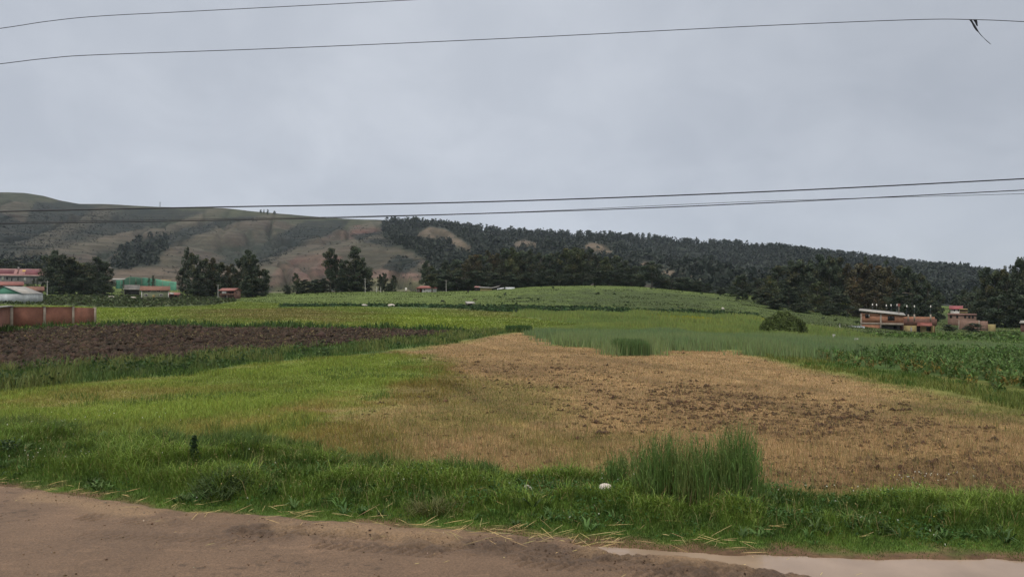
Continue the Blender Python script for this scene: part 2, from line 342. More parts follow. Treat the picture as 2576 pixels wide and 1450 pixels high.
def build_road():
    xs = np.concatenate([np.linspace(-40, -9.2, 90)[:-1], np.linspace(-9.2, 8.2, 760), np.linspace(8.2, 36, 90)[1:]])
    tt = np.concatenate([np.linspace(0, .35, 12)[:-1], np.linspace(.35, 1, 210)])   # from near side of the road to its far edge
    X = np.repeat(xs[None, :], len(tt), 0)
    E = road_edge(xs) + .5
    Yn = np.full(xs.shape, 7.2)
    Y0 = -9.0
    Y = np.where(tt[:, None] < .35, Y0 + (7.2 - Y0) * tt[:, None] / .35, 7.2 + (E[None, :] - 7.2) * (tt[:, None] - .35) / .65)
    x = X.ravel(); y = Y.ravel()
    n = fbm(x / .8, y / .8, 71, 4); nf = fbm(x / .13, y / .10, 81, 3); nb = fbm(x / 2.6, y / 1.6, 91, 3); cl = fbm(x / .22, y / .16, 95, 2)
    z = .02 + .022 * (n - .5) + .014 * (nb - .5)
    d = dv(x, y)
    wet = np.zeros(x.shape)
    for p in _wet: wet = np.maximum(wet, 1 - sst(sd(x, y, p) + (n - .5) * .5, -.18, .22))
    pud = np.zeros(x.shape)
    for p in _pud: pud = np.maximum(pud, 1 - sst(sd(x, y, p) + (n - .5) * .25 + (nf - .5) * .12, -.22, .10))
    lug = np.zeros(x.shape); tr = np.zeros(x.shape)
    for k, pl in enumerate((_tr1, _tr2)):
        c, s = _track(x, y, pl)
        w = 1 - sst(np.abs(c), .14, .20)
        brk = sst(fbm(s / .7, c * 0, 101 + k, 2), .30, .5) * (s > .05)
        ph = s / .145 + np.abs(c) * 3.2 + (c > 0) * .5
        lug = np.maximum(lug, w * brk * sst(np.abs((ph % 1) - .5 + (nf - .5) * .25), .12, .34) * (.45 + .55 * sst(n, .35, .6))); tr = np.maximum(tr, w * brk)
    z = z - .024 * lug + .008 * tr
    z = z + wet * (.045 * (sst(cl, .42, .72) - .3) + .022 * (sst(nf, .4, .7) - .5)) + .008 * (nf - .5)
    z = z - .105 * pud
    z = np.where(d > 0, z - .09 * sst(d, .0, .45), z)
    c = np.empty(x.shape + (3,)); c[:] = C['road']
    c *= (.80 + .40 * n)[:, None] * (.86 + .28 * nb)[:, None]
    sp = (sst(nf, .66, .78) * sst(nb, .35, .6))[:, None]; c = c * (1 - .42 * sp)       # crumbs of darker mud
    lt = sst(fbm(x / .35, y / .10, 121, 3), .60, .80)[:, None]; c = c * (1 + .22 * lt)
    w = np.clip(wet * (.35 + .65 * sst(cl * .6 + nf * .4, .38, .58)) + .40 * lug + .22 * tr, 0, 1)[:, None]
    c = c * (1 - w) + C['wet'] * (.8 + .5 * nf)[:, None] * w
    st = ((1 - sst(np.abs(d + .25), .0, .55)) * sst(fbm(x / 1.2, y / .8, 131, 3), .45, .62))[:, None]
    c = c * (1 - .5 * st) + np.array([.30, .20, .11]) * .5 * st                        # straw dust along the edge
    g = (sst(d + (nf - .5) * .3, .06, .3))[:, None]
    c = c * (1 - g) + C['verge'] * g
    nr, nc = Y.shape
    i = np.arange(nr - 1)[:, None] * nc + np.arange(nc - 1)[None, :]
    f = np.stack([i, i + 1, i + 1 + nc, i + nc], -1).reshape(-1, 4)
    m, nd, l, b = nodes('road_mud')
    a = nd.new('ShaderNodeVertexColor'); a.layer_name = 'Col'
    geo = nd.new('ShaderNodeNewGeometry')
    t = nd.new('ShaderNodeTexNoise'); t.inputs['Scale'].default_value = 38; t.inputs['Detail'].default_value = 10; t.inputs['Roughness'].default_value = .65; l.new(geo.outputs['Position'], t.inputs['Vector'])
    r = nd.new('ShaderNodeMapRange'); r.inputs[1].default_value = .3; r.inputs[2].default_value = .7; r.inputs[3].default_value = .55; r.inputs[4].default_value = 1.45; l.new(t.outputs['Fac'], r.inputs[0])
    mx = nd.new('ShaderNodeMix'); mx.data_type = 'RGBA'; mx.blend_type = 'MULTIPLY'; mx.inputs[0].default_value = 1
    l.new(a.outputs[0], mx.inputs[6]); l.new(r.outputs[0], mx.inputs[7]); l.new(mx.outputs[2], b.inputs['Base Color'])
    b.inputs['Roughness'].default_value = .62; b.inputs['Specular IOR Level'].default_value = .3
    bp = nd.new('ShaderNodeBump'); bp.inputs['Strength'].default_value = .9; bp.inputs['Distance'].default_value = .03
    l.new(t.outputs['Fac'], bp.inputs['Height']); l.new(bp.outputs[0], b.inputs['Normal'])
    o = mesh_obj('dirt_road', np.column_stack([x, y, z]), f, m, color=c, smooth=True); o['kind'] = 'structure'
    # muddy water lying in the hollow
    m, nd, l, b = nodes('muddy_water')
    geo = nd.new('ShaderNodeNewGeometry')
    t = nd.new('ShaderNodeTexNoise'); t.inputs['Scale'].default_value = 1.4; t.inputs['Detail'].default_value = 5; l.new(geo.outputs['Position'], t.inputs['Vector'])
    r = nd.new('ShaderNodeValToRGB'); r.color_ramp.elements[0].color = (.225, .165, .120, 1); r.color_ramp.elements[1].color = (.30, .225, .168, 1); r.color_ramp.elements[0].position = .3; r.color_ramp.elements[1].position = .7
    l.new(t.outputs['Fac'], r.inputs[0]); l.new(r.outputs[0], b.inputs['Base Color'])
    b.inputs['Roughness'].default_value = .12; b.inputs['IOR'].default_value = 1.33
    t2 = nd.new('ShaderNodeTexNoise'); t2.inputs['Scale'].default_value = 5; l.new(geo.outputs['Position'], t2.inputs['Vector'])
    bp = nd.new('ShaderNodeBump'); bp.inputs['Strength'].default_value = .08; bp.inputs['Distance'].default_value = .02
    l.new(t2.outputs['Fac'], bp.inputs['Height']); l.new(bp.outputs[0], b.inputs['Normal'])
    gx = np.linspace(.3, 14, 40); gy = np.linspace(7.0, 10.5, 14)
    XX, YY = np.meshgrid(gx, gy); x = XX.ravel(); y = YY.ravel(); y = np.minimum(y, road_edge(x) + .05)
    nr, nc = XX.shape; i = np.arange(nr - 1)[:, None] * nc + np.arange(nc - 1)[None, :]
    f = np.stack([i, i + 1, i + 1 + nc, i + nc], -1).reshape(-1, 4)
    o = mesh_obj('water', np.column_stack([x, y, np.full(x.shape, -.018)]), f, m); o['kind'] = 'structure'
build_road()

# ------------------------------------------------------------------ hills
_crest = [(-900, 470), (-400, 478), (0, 483), (60, 485), (110, 492), (150, 503), (200, 512), (260, 513), (400, 519), (560, 523), (700, 537), (870, 549), (960, 553), (1000, 557), (1100, 564), (1250, 583), (1500, 594), (1640, 600), (1760, 612), (1860, 616), (1960, 624), (2050, 634), (2150, 643), (2300, 663), (2465, 683), (2575, 700), (2800, 720), (3400, 735)]
_spurs = [
    ([(60, 487, 1700), (30, 540, 1400), (-20, 590, 1150), (-90, 640, 900)], .30),
    ([(290, 514, 1720), (230, 545, 1480), (160, 580, 1250), (80, 612, 1050)], .25),
    ([(560, 524, 1700), (440, 560, 1450), (300, 594, 1250), (180, 621, 1080), (90, 645, 950), (10, 672, 830)], .34),
    ([(700, 538, 1700), (590, 562, 1420), (505, 590, 1250), (425, 622, 1080), (350, 662, 920), (250, 695, 780)], .36),
    ([(960, 556, 1680), (870, 580, 1450), (790, 612, 1230), (720, 642, 1050), (665, 672, 920), (600, 706, 780)], .36),
    ([(980, 588, 1300), (900, 602, 1150), (830, 630, 1000), (755, 656, 880), (690, 696, 760)], .36),
    ([(960, 590, 1350), (1020, 625, 1020), (1055, 650, 900), (1066, 680, 790), (1075, 712, 690)], .34),
    ([(1090, 566, 1550), (1100, 578, 1380), (1170, 612, 1150), (1230, 660, 950)], .30),
    ([(1290, 596, 1450), (1330, 606, 1300), (1400, 640, 1050), (1440, 672, 900)], .30),
    ([(1470, 604, 1400), (1500, 616, 1250), (1560, 642, 1050), (1640, 668, 880), (1720, 694, 730), (1800, 718, 620)], .32),
    ([(1960, 630, 1500), (2050, 672, 1150), (2150, 705, 900)], .22),
    ([(2300, 668, 1500), (2380, 700, 1100), (2450, 725, 850)], .2),
]
HU = np.linspace(-1.05, 1.05, 900); HY = np.concatenate([np.linspace(470, 1700, 300), np.linspace(1710, 2500, 30)])
YC = 1680.0
def build_hill_grid():
    U, Y = np.meshgrid(HU, HY); X = U * Y; px = CX + U * F
    yc = np.interp(px, [q[0] for q in _crest], [q[1] for q in _crest])
    zc = CZ + (YH - yc) * YC / F
    z0 = G(U * 510, np.full(U.shape, 510.)) - 1.0
    t = np.clip((Y - 490) / (YC - 490), 0, 1)
    Z = z0 + (zc - z0) * (.10 * t + .90 * t ** 2.7)
    Z = np.where(Y > YC, zc - (Y - YC) * .2, Z)
    base = Z.copy()
    for pts, sl in _spurs:
        q = np.array([((a - CX) / F * b, b, CZ + (YH - p) * b / F) for a, p, b in pts])
        best = np.full(X.shape, -1e9)
        for i in range(len(q) - 1):
            a, b = q[i], q[i + 1]; e = (b - a)[:2]; L = e @ e
            tt = np.clip(((X - a[0]) * e[0] + (Y - a[1]) * e[1]) / L, 0, 1)
            d = np.hypot(X - a[0] - tt * e[0], Y - a[1] - tt * e[1])
            zs = a[2] + tt * (b[2] - a[2])
            best = np.maximum(best, zs - sl * (np.sqrt(d * d + 35 ** 2) - 35))
        k = 6.0
        m = np.maximum(Z, best); Z = m + k * np.exp(-np.abs(Z - best) / k) * .35
    amp = sst(Y, 490, 700) * (1 - sst(Y, 1500, 1680))
    Z = Z + amp * (26 * (fbm(X / 170, Y / 170, 201, 4) - .5) + 6 * (fbm(X / 35, Y / 35, 211, 3) - .5))
    # old terraces on the grass slopes
    rg = 1 - 2 * np.abs(fbm(X / 75 + Y * .004, Y / 260, 271, 3) - .5); Z = Z - amp * 15 * sst(rg, .82, 1.0)
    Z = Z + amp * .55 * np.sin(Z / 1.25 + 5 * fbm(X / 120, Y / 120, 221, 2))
    # keep everything under the skyline of the crest
    lim = CZ + (YH - yc) * Y / F
    Z = np.where(Y < YC, np.minimum(Z, lim - .002 * Y), np.minimum(Z, lim))
    Z[:4] = np.minimum(Z[:4], G(U[:4] * Y[:4], Y[:4]) - np.array([2.5, 1.5, .8, .4])[:, None])
    return U, Y, X, Z, base
hU, hY, hX, hZ, hBase = build_hill_grid()
hPX = CX + F * hU; hPY = YH - F * (hZ - CZ) / hY
def pmask(px, py, pts, soft=8.0, seed=0, nz=14.0):
    d = sd(px, py, np.array(pts, float)) + (fbm(px / 22, py / 9, 300 + seed, 3) - .5) * nz * 2
    return 1 - sst(d, -soft, soft)
_forest = [
    [(945, 568), (1000, 545), (1250, 560), (1500, 575), (2000, 610), (2600, 690), (2600, 800), (1750, 760), (1600, 700), (1420, 690), (1330, 690), (1100, 690), (1072, 655), (1020, 628), (985, 612)],
]
_woods = [
    [(283, 652), (330, 612), (360, 598), (420, 592), (428, 622), (408, 640), (400, 665), (340, 672), (285, 676)],
    [(-300, 655), (0, 655), (120, 660), (200, 690), (200, 735), (-300, 735)],
]
_bare = [[(1040, 590), (1080, 572), (1120, 576), (1160, 602), (1195, 630), (1180, 634), (1130, 612), (1080, 600)],
         [(1285, 612), (1320, 602), (1352, 612), (1382, 626), (1350, 626), (1300, 622)],
         [(1465, 620), (1485, 610), (1515, 614), (1545, 636), (1555, 648), (1500, 640), (1470, 635)],
         [(1620, 656), (1660, 668), (1720, 690), (1785, 705), (1770, 715), (1680, 700), (1600, 672)]]
_ravine = [[(-200, 520), (0, 535), (60, 560), (90, 510), (150, 506), (250, 517), (440, 527), (530, 531), (430, 556), (300, 588), (180, 616), (85, 640), (0, 662), (-200, 670)],
           [(600, 545), (690, 542), (580, 566), (500, 592), (425, 618), (415, 596), (480, 566)],
           [(770, 556), (880, 553), (855, 578), (785, 608), (715, 638), (680, 668), (635, 662), (650, 622), (700, 590)],
           [(880, 590), (960, 580), (1010, 612), (985, 622), (900, 606)], [(1000, 640), (1060, 655), (1020, 690), (960, 676)]]
_scar = [[(672, 700), (700, 672), (745, 648), (800, 636), (860, 646), (830, 690), (760, 702)],
         [(800, 600), (850, 582), (900, 570), (985, 572), (950, 590), (870, 600), (812, 612)]]
_darkscar = [[(722, 690), (735, 660), (765, 650), (790, 668), (775, 692)]]
_pink = [[(678, 718), (690, 700), (760, 702), (860, 690), (1000, 668), (1060, 690), (1050, 715), (860, 712), (760, 706), (720, 722)]]
_light = [[(690, 720), (760, 706), (820, 712), (840, 745), (680, 750)], [(860, 705), (1000, 700), (1080, 712), (1080, 740), (860, 740)]]
def hill_masks(px, py):
    fo = np.zeros(px.shape)
    for k, p in enumerate(_forest): fo = np.maximum(fo, pmask(px, py, p, 5, k, 8))
    for k, p in enumerate(_bare): fo = fo * (1 - pmask(px, py, p, 3, 20 + k, 3))
    for k, p in enumerate(_woods): fo = np.maximum(fo, pmask(px, py, p, 4, 10 + k, 6))
    return fo
def blur(A, r):
    for ax in (0, 1):
        p = np.pad(A, [(r, r) if a == ax else (0, 0) for a in (0, 1)], 'edge'); c = np.insert(np.cumsum(p, ax), 0, 0, ax)
        A = (np.take(c, range(2 * r + 1, c.shape[ax]), ax) - np.take(c, range(0, c.shape[ax] - 2 * r - 1), ax)) / (2 * r + 1)
    return A
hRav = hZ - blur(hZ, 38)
def hill_colour():
    px, py = hPX, hPY
    n1 = fbm(hX / 90, hY / 90, 231, 4); n2 = fbm(hX / 22, hY / 22, 241, 4)
    c = np.empty(px.shape + (3,)); c[:] = (.051, .042, .034)
    def lay(w, k): 
        w = np.clip(w, 0, 1)[..., None]; c[:] = c * (1 - w) + np.array(k) * w
    lay(sst(n1, .42, .62) * .7, (.042, .044, .030))
    lay(sst(n2, .55, .75) * .5, (.074, .061, .047))
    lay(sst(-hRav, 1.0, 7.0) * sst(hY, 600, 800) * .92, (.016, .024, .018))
    lay(sst(hY, 1500, 1640) * .7 * (px < 960), (.045, .056, .032))
    gul = fbm(hX / 60 + hRav * .02, hY / 140, 261, 4)
    lay(sst(gul, .58, .70) * .55, (.030, .038, .026))
    for k, p in enumerate(_scar): lay(pmask(px, py, p, 6, 40 + k, 7) * .85, (.100, .052, .044))
    for k, p in enumerate(_darkscar): lay(pmask(px, py, p, 4, 50 + k, 4) * .8, (.085, .042, .040))
    for k, p in enumerate(_pink): lay(pmask(px, py, p, 6, 55 + k, 7) * .8, (.125, .080, .064))
    for k, p in enumerate(_light): lay(pmask(px, py, p, 5, 60 + k, 6) * .85, (.095, .098, .050))
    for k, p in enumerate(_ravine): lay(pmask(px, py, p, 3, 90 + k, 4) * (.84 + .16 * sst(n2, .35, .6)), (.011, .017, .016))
    for pts, sl in _spurs[1:6]:
        q = np.array([((a - CX) / F * b, b) for a, p, b in pts]); dd = np.full(px.shape, 1e9)
        for i in range(len(q) - 1):
            e = q[i + 1] - q[i]; tt = np.clip(((hX - q[i][0]) * e[0] + (hY - q[i][1]) * e[1]) / (e @ e), 0, 1); dd = np.minimum(dd, np.hypot(hX - q[i][0] - tt * e[0], hY - q[i][1] - tt * e[1]))
        lay((1 - sst(dd + 20 * (n2 - .5), 8, 40)) * .45, (.092, .082, .062))  # relief put into the colour: spur crests lightened as a highlight
    lay(pmask(px, py, [(270, 702), (300, 680), (480, 668), (660, 690), (660, 720), (270, 722)], 6, 70, 6) * .7, (.105, .082, .062))
    for k, p in enumerate(_bare): lay(pmask(px, py, p, 3, 75 + k, 3) * .9, (.105, .084, .060))
    lay(hill_masks(px, py) * .95, (.019, .027, .020))
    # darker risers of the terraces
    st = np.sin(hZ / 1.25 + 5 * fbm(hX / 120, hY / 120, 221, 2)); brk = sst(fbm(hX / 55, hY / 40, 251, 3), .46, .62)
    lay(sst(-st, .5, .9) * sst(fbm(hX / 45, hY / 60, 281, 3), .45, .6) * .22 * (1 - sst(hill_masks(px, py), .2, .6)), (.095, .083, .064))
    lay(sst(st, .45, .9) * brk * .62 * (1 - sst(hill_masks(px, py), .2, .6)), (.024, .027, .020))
    rg = 1 - 2 * np.abs(fbm(hX / 75 + hY * .004, hY / 260, 271, 3) - .5); lay(sst(rg, .84, 1.0) * .6 * sst(hY, 620, 800), (.026, .032, .024))
    return c * (.75 + .5 * n2)[..., None]
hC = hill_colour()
def build_hills():
    nr, nc = hZ.shape
    i = np.arange(nr - 1)[:, None] * nc + np.arange(nc - 1)[None, :]
    f = np.stack([i, i + 1, i + 1 + nc, i + nc], -1).reshape(-1, 4)
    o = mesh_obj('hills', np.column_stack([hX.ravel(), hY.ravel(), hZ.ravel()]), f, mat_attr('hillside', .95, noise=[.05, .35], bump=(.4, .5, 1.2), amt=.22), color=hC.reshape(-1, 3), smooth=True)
    o['kind'] = 'structure'
build_hills()
def hill_at(px, Y):
    u = (px - CX) / F; i = int(np.argmin(abs(HU - u))); j = int(np.argmin(abs(HY - Y)))
    return Vector((u * Y, Y, float(hZ[j, i])))
def leafy(cent, rad, n, size, cols, tall=1.0):
    """clouds of small leaf-clump quads around centres: cent (K,3), rad (K,), n quads each"""
    K = len(cent); N = K * n
    d = rng.normal(size=(N, 3)); d /= np.linalg.norm(d, axis=1)[:, None]
    r = np.cbrt(rng.random(N)) * np.repeat(rad, n)
    p = np.repeat(cent, n, 0) + d * r[:, None] * np.array([1, 1, tall])
    s = np.repeat(size, n) * rng.uniform(.6, 1.3, N) if np.ndim(size) else size * rng.uniform(.6, 1.3, N)
    a = rng.normal(size=(N, 3)); a /= np.linalg.norm(a, axis=1)[:, None]
    b = np.cross(a, rng.normal(size=(N, 3))); b /= np.linalg.norm(b, axis=1)[:, None]
    v = np.stack([p - a * s[:, None], p + b * s[:, None] * .55, p + a * s[:, None], p - b * s[:, None] * .55], 1).reshape(-1, 3)
    f = np.arange(4 * N).reshape(-1, 4)
    c = np.repeat(np.repeat(cols, n, 0) * rng.uniform(.75, 1.3, (N, 1)), 4, 0)
    return v, f, c
M_leaf = mat_attr('leaves', .75, trans=.12, objtint=True, spec=.25)
M_bark = mat_plain('bark', (.11, .095, .075), .9, 3, .35)
def build_forest():
    fo = hill_masks(hPX, hPY) * (hY < 1690) * (hY > 560)
    shrub = sst(-hRav, .5, 5) * (hY > 620) * (hY < 1600) * .20
    for k, p in enumerate(_ravine): shrub = np.maximum(shrub, pmask(hPX, hPY, p, 7, 90 + k, 9) * .8 * (hY > 620) * (hY < 1600))
    tst = np.sin(hZ / 1.25 + 5 * fbm(hX / 120, hY / 120, 221, 2)); shrub = np.maximum(shrub, .42 * sst(tst, .7, .97) * sst(fbm(hX / 55, hY / 40, 251, 3), .46, .60) * (hY > 620) * (hY < 1600))
    shrub = shrub * (1 - np.clip(fo, 0, 1))
    def pick(w, n):
        w = w * (hY / 800) ** 0.3
        k = rng.choice(w.size, n, p=(w / w.sum()).ravel())
        return np.column_stack([hX.ravel()[k] + rng.uniform(-2, 2, n), hY.ravel()[k] + rng.uniform(-2, 2, n), hZ.ravel()[k]])
    n = 15000; q = pick(np.clip(fo, 0, 1) ** 2, n)
    h = rng.uniform(6, 11, n); h = np.where(rng.random(n) < .15, h * 1.3, h)
    cent = q + np.column_stack([np.zeros(n), np.zeros(n), h * .5])
    base = np.array([.017, .026, .019]); k = rng.random((n, 1))
    cols = base * (.85 + .32 * k) * np.where(rng.random((n, 1)) < .18, np.array([[1.15, 1.04, 1.0]]), 1.0)
    v, f, c = leafy(cent, h * .42, 12, h * .27, cols, 1.7)
    o = mesh_obj('forest', v, f, M_leaf, color=c); tag(o, 'dark green woodland covering the hillsides behind the fields', 'forest', kind='stuff')
    n = 14000; q = pick(shrub + .01 * (1 - np.clip(fo, 0, 1)) * (hY > 560) * (hY < 1600), n)
    h = rng.uniform(.7, 2.5, n)
    cols = np.array([.015, .021, .017]) * rng.uniform(.6, 1.3, (n, 1))
    v, f, c = leafy(q + np.column_stack([np.zeros(n), np.zeros(n), h * .35]), h * .7, 8, h * .38, cols, .8)
    o = mesh_obj('shrubs', v, f, M_leaf, color=c); tag(o, 'dark scrub dotting the brown grassy hill slopes', 'shrubs', kind='stuff')
build_forest()
# ------------------------------------------------------------------ grass, crops, soil
def scatter(n, x0, x1, Y0, Y1, mode='log'):
    u = (rng.uniform(x0, x1, n) - CX) / F
    if mode == 'log': Y = np.exp(rng.uniform(math.log(Y0), math.log(Y1), n))
    elif mode == 'area': Y = np.sqrt(rng.uniform(Y0 ** 2, Y1 ** 2, n))
    else: Y = rng.uniform(Y0, Y1, n)
    return u * Y, Y
def px_span(poly):
    q = np.array([(CX + F * x / y, y) for x, y in poly]); return max(q[:, 0].min(), -800), min(q[:, 0].max(), 3350), q[:, 1].min(), q[:, 1].max()
def in_poly(poly, n, mode='log', jit=0.0, soft=0.0):
    a, b, c_, e_ = px_span(poly)
    if soft: a, b, c_, e_ = a - 110, b + 110, c_ * .88, e_ * 1.1
    x, y = scatter(n, a, b, c_, e_, mode)
    d = sd(x, y, poly)
    if jit: d = d + (fbm(x / 1.5, y / 1.5, 401, 3) - .5) * jit * 2
    if soft: d = d + rng.normal(0, soft, len(x))
    k = d < 0
    return x[k], y[k], d[k]
def blades(x, y, z, h, w, lean, ang, cols):
    """one bent, tapering leaf per point: lean = horizontal reach of the tip / height, ang = its heading"""
    n = len(x); L = (h * lean)[:, None] * np.column_stack([np.cos(ang), np.sin(ang), np.zeros(n)])
    b = np.column_stack([x, y, z]); fa = rng.uniform(-.9, .9, n)
    wd = np.column_stack([np.cos(fa), np.sin(fa), np.zeros(n)]) * (w * .5)[:, None]
    up = np.zeros((n, 3)); up[:, 2] = h
    mid = b + up * .62 + L * .34; tip = b + up * (1 - .28 * np.minimum(lean, 1.6))[:, None] + L
    v = np.stack([b - wd, b + wd, mid + wd * .8, mid - wd * .8, tip], 1).reshape(-1, 3)
    i = np.arange(n)[:, None] * 5
    return v, [i + np.array([[0, 1, 2, 3]]), i + np.array([[3, 2, 4]])], np.repeat(cols, 5, 0)
def spikes(x, y, z, h, w, lean, ang, cols):
    n = len(x); b = np.column_stack([x, y, z]); fa = rng.uniform(-.9, .9, n)
    wd = np.column_stack([np.cos(fa), np.sin(fa), np.zeros(n)]) * (w * .5)[:, None]
    tip = b + np.column_stack([np.cos(ang) * h * lean, np.sin(ang) * h * lean, h])
    v = np.stack([b - wd, b + wd, tip], 1).reshape(-1, 3)
    return v, [np.arange(3 * n).reshape(-1, 3)], np.repeat(cols, 3, 0)
M_blade = mat_attr('grass_blades', .65, trans=.22, spec=.25)
M_straw = mat_attr('dry_straw', .8, trans=.08, spec=.2)
M_soil = mat_attr('soil', .95, noise=[6.0, 30.0], amt=.3)
def merge(parts):
    V, Fs, Cs, off = [], {}, [], 0
    for v, fs, c in parts:
        V.append(v); Cs.append(c)
        for f in (fs if isinstance(fs, list) else [fs]): Fs.setdefault(f.shape[1], []).append(f + off)
        off += len(v)
    return np.concatenate(V), [np.concatenate(f) for f in Fs.values()], np.concatenate(Cs)
def stuff(name, parts, mat, label, cat):
    v, f, c = merge(parts)
    o = mesh_obj(name, v, f, mat, color=c); tag(o, label, cat, kind='stuff'); return o
def vary(c, n, lo=.7, hi=1.35):
    return np.clip(c * rng.uniform(lo, hi, (n, 1)) * rng.uniform(.9, 1.1, (n, 3)), 0, .8)
def mixc(a, b, t): return np.asarray(a) * (1 - t[:, None]) + np.asarray(b) * t[:, None]
TAU = 2 * math.pi
def build_verge():
    n = 850000
    x, y = scatter(n, -800, 3400, 8.3, 20, 'lin')
    d = dv(x, y); e = y - verge_end(x); hp = hump(x, y); n3 = fbm(x / .35, y / .35, 411, 2); n1 = fbm(x / 1.6, y / 1.2, 421, 3)
    edge = d + (fbm(x / .28, y / .2, 431, 3) - .5) * .55 + (fbm(x / .9, y / .6, 433, 2) - .5) * .4
    k = (edge > -.10 - .10 * (x > 0)) & (e < .25 + .5 * (n1 - .5)) & (rng.random(n) < sst(edge, -.12, .25) * .9 + .1)
    x, y, d, e, hp, n3, n1 = (a[k] for a in (x, y, d, e, hp, n3, n1)); n = len(x)
    lng = sst(d, .45, 1.15); hs = sst(hp, .36, .66)
    left = 1 - sst(CX + F * x / y, 300, 900)
    h = (.025 + .03 * sst(d, .1, .5) + lng * (.035 + .085 * hs + .04 * n3)) * rng.uniform(.45, 1.2, n) * np.exp(rng.normal(0, .28, n))
    h *= 1 + left * .35 * lng
    for qx, qy in STONES: h *= .25 + .75 * sst(np.hypot((x - qx) / 1.1, (y - qy + .18) / 1.4), .10, .28)
    lean = rng.uniform(.15, .95, n) + .35 * lng * hs
    ang = np.where(rng.random(n) < .62, rng.normal(-math.pi / 2, .8, n), rng.uniform(0, TAU, n))
    top = lng * sst(hs + .7 * (n1 - .5), .35, .8)
    base = mixc(mixc((.112, .178, .030), (.070, .126, .026), sst(n3, .35, .65)), (.170, .250, .044), top * .9)
    base = mixc(base, (.10, .12, .025), (1 - sst(d, .1, .6)) * .5 * sst(n1, .4, .6))
    c = vary(base, n, .65, 1.4)
    dry = rng.random(n) < .035; c[dry] = (.30, .25, .10)
    w = rng.uniform(.0045, .0095, n) * (.8 + .5 * lng)
    stuff('verge_grass', [blades(x, y, H(x, y) - .005, h, w, lean, ang, c)], M_blade, 'lush green grass growing in humps along the dirt road', 'grass')
    # clover mats and their white heads
    m = 90000; x, y = scatter(m, -700, 3300, 8.6, 17, 'lin'); d = dv(x, y)
    cl = fbm(x / .8, y / .55, 441, 3)
    k = (d > .35) & (y < verge_end(x) + .4) & (cl > .56); x, y, d, cl = x[k], y[k], d[k], cl[k]; m = len(x)
    z = H(x, y) + rng.uniform(.02, .09, m) * sst(d, .3, .9) + .12 * sst(cl, .56, .68) * sst(d, .5, 1.2) * rng.random(m)
    p = np.column_stack([x, y, z]); s = rng.uniform(.010, .020, m)
    t = rng.normal(size=(m, 3)) * .45; a = np.column_stack([np.ones(m), t[:, 0], t[:, 1]]); b = np.column_stack([t[:, 2], np.ones(m), t[:, 0]])
    v = np.stack([p - a * s[:, None], p - b * s[:, None], p + a * s[:, None], p + b * s[:, None]], 1).reshape(-1, 3)
    cc = np.repeat(vary(np.array([.030, .085, .018]), m, .6, 1.6), 4, 0)
    stuff('clover', [(v, np.arange(4 * m).reshape(-1, 4), cc)], M_blade, 'dark round leaved clover mats among the roadside grass', 'clover')
    sel = np.where((cl > .60) & (rng.random(m) < .012))[0]
    ex, ey = scatter(900, 1350, 2500, 11.3, 12.8, 'lin'); kk = (fbm(ex / .6, ey / .4, 451, 2) > .62); ex, ey = ex[kk][:90], ey[kk][:90]
    lx, ly = scatter(500, -200, 700, 13, 20, 'lin'); kk = fbm(lx / 1.2, ly / 1.0, 455, 2) > .58; lx, ly = lx[kk][:70], ly[kk][:70]
    fx = np.concatenate([x[sel], ex, lx]); fy = np.concatenate([y[sel], ey, ly]); nf = len(fx)
    fz = np.concatenate([z[sel] + rng.uniform(.01, .05, len(sel)), H(ex, ey) + rng.uniform(.08, .2, len(ex)), H(lx, ly) + rng.uniform(.15, .3, len(lx))])
    cw = np.where(rng.random((nf, 1)) < .85, [[.62, .64, .55]], [[.6, .55, .12]])
    v, f, c = leafy(np.column_stack([fx, fy, fz]), np.full(nf, .008), 8, .009, cw)
    stuff('wild_flowers', [(v, f, c)], M_straw, 'tiny white flowers scattered through the verge and meadow', 'flowers')
build_verge()
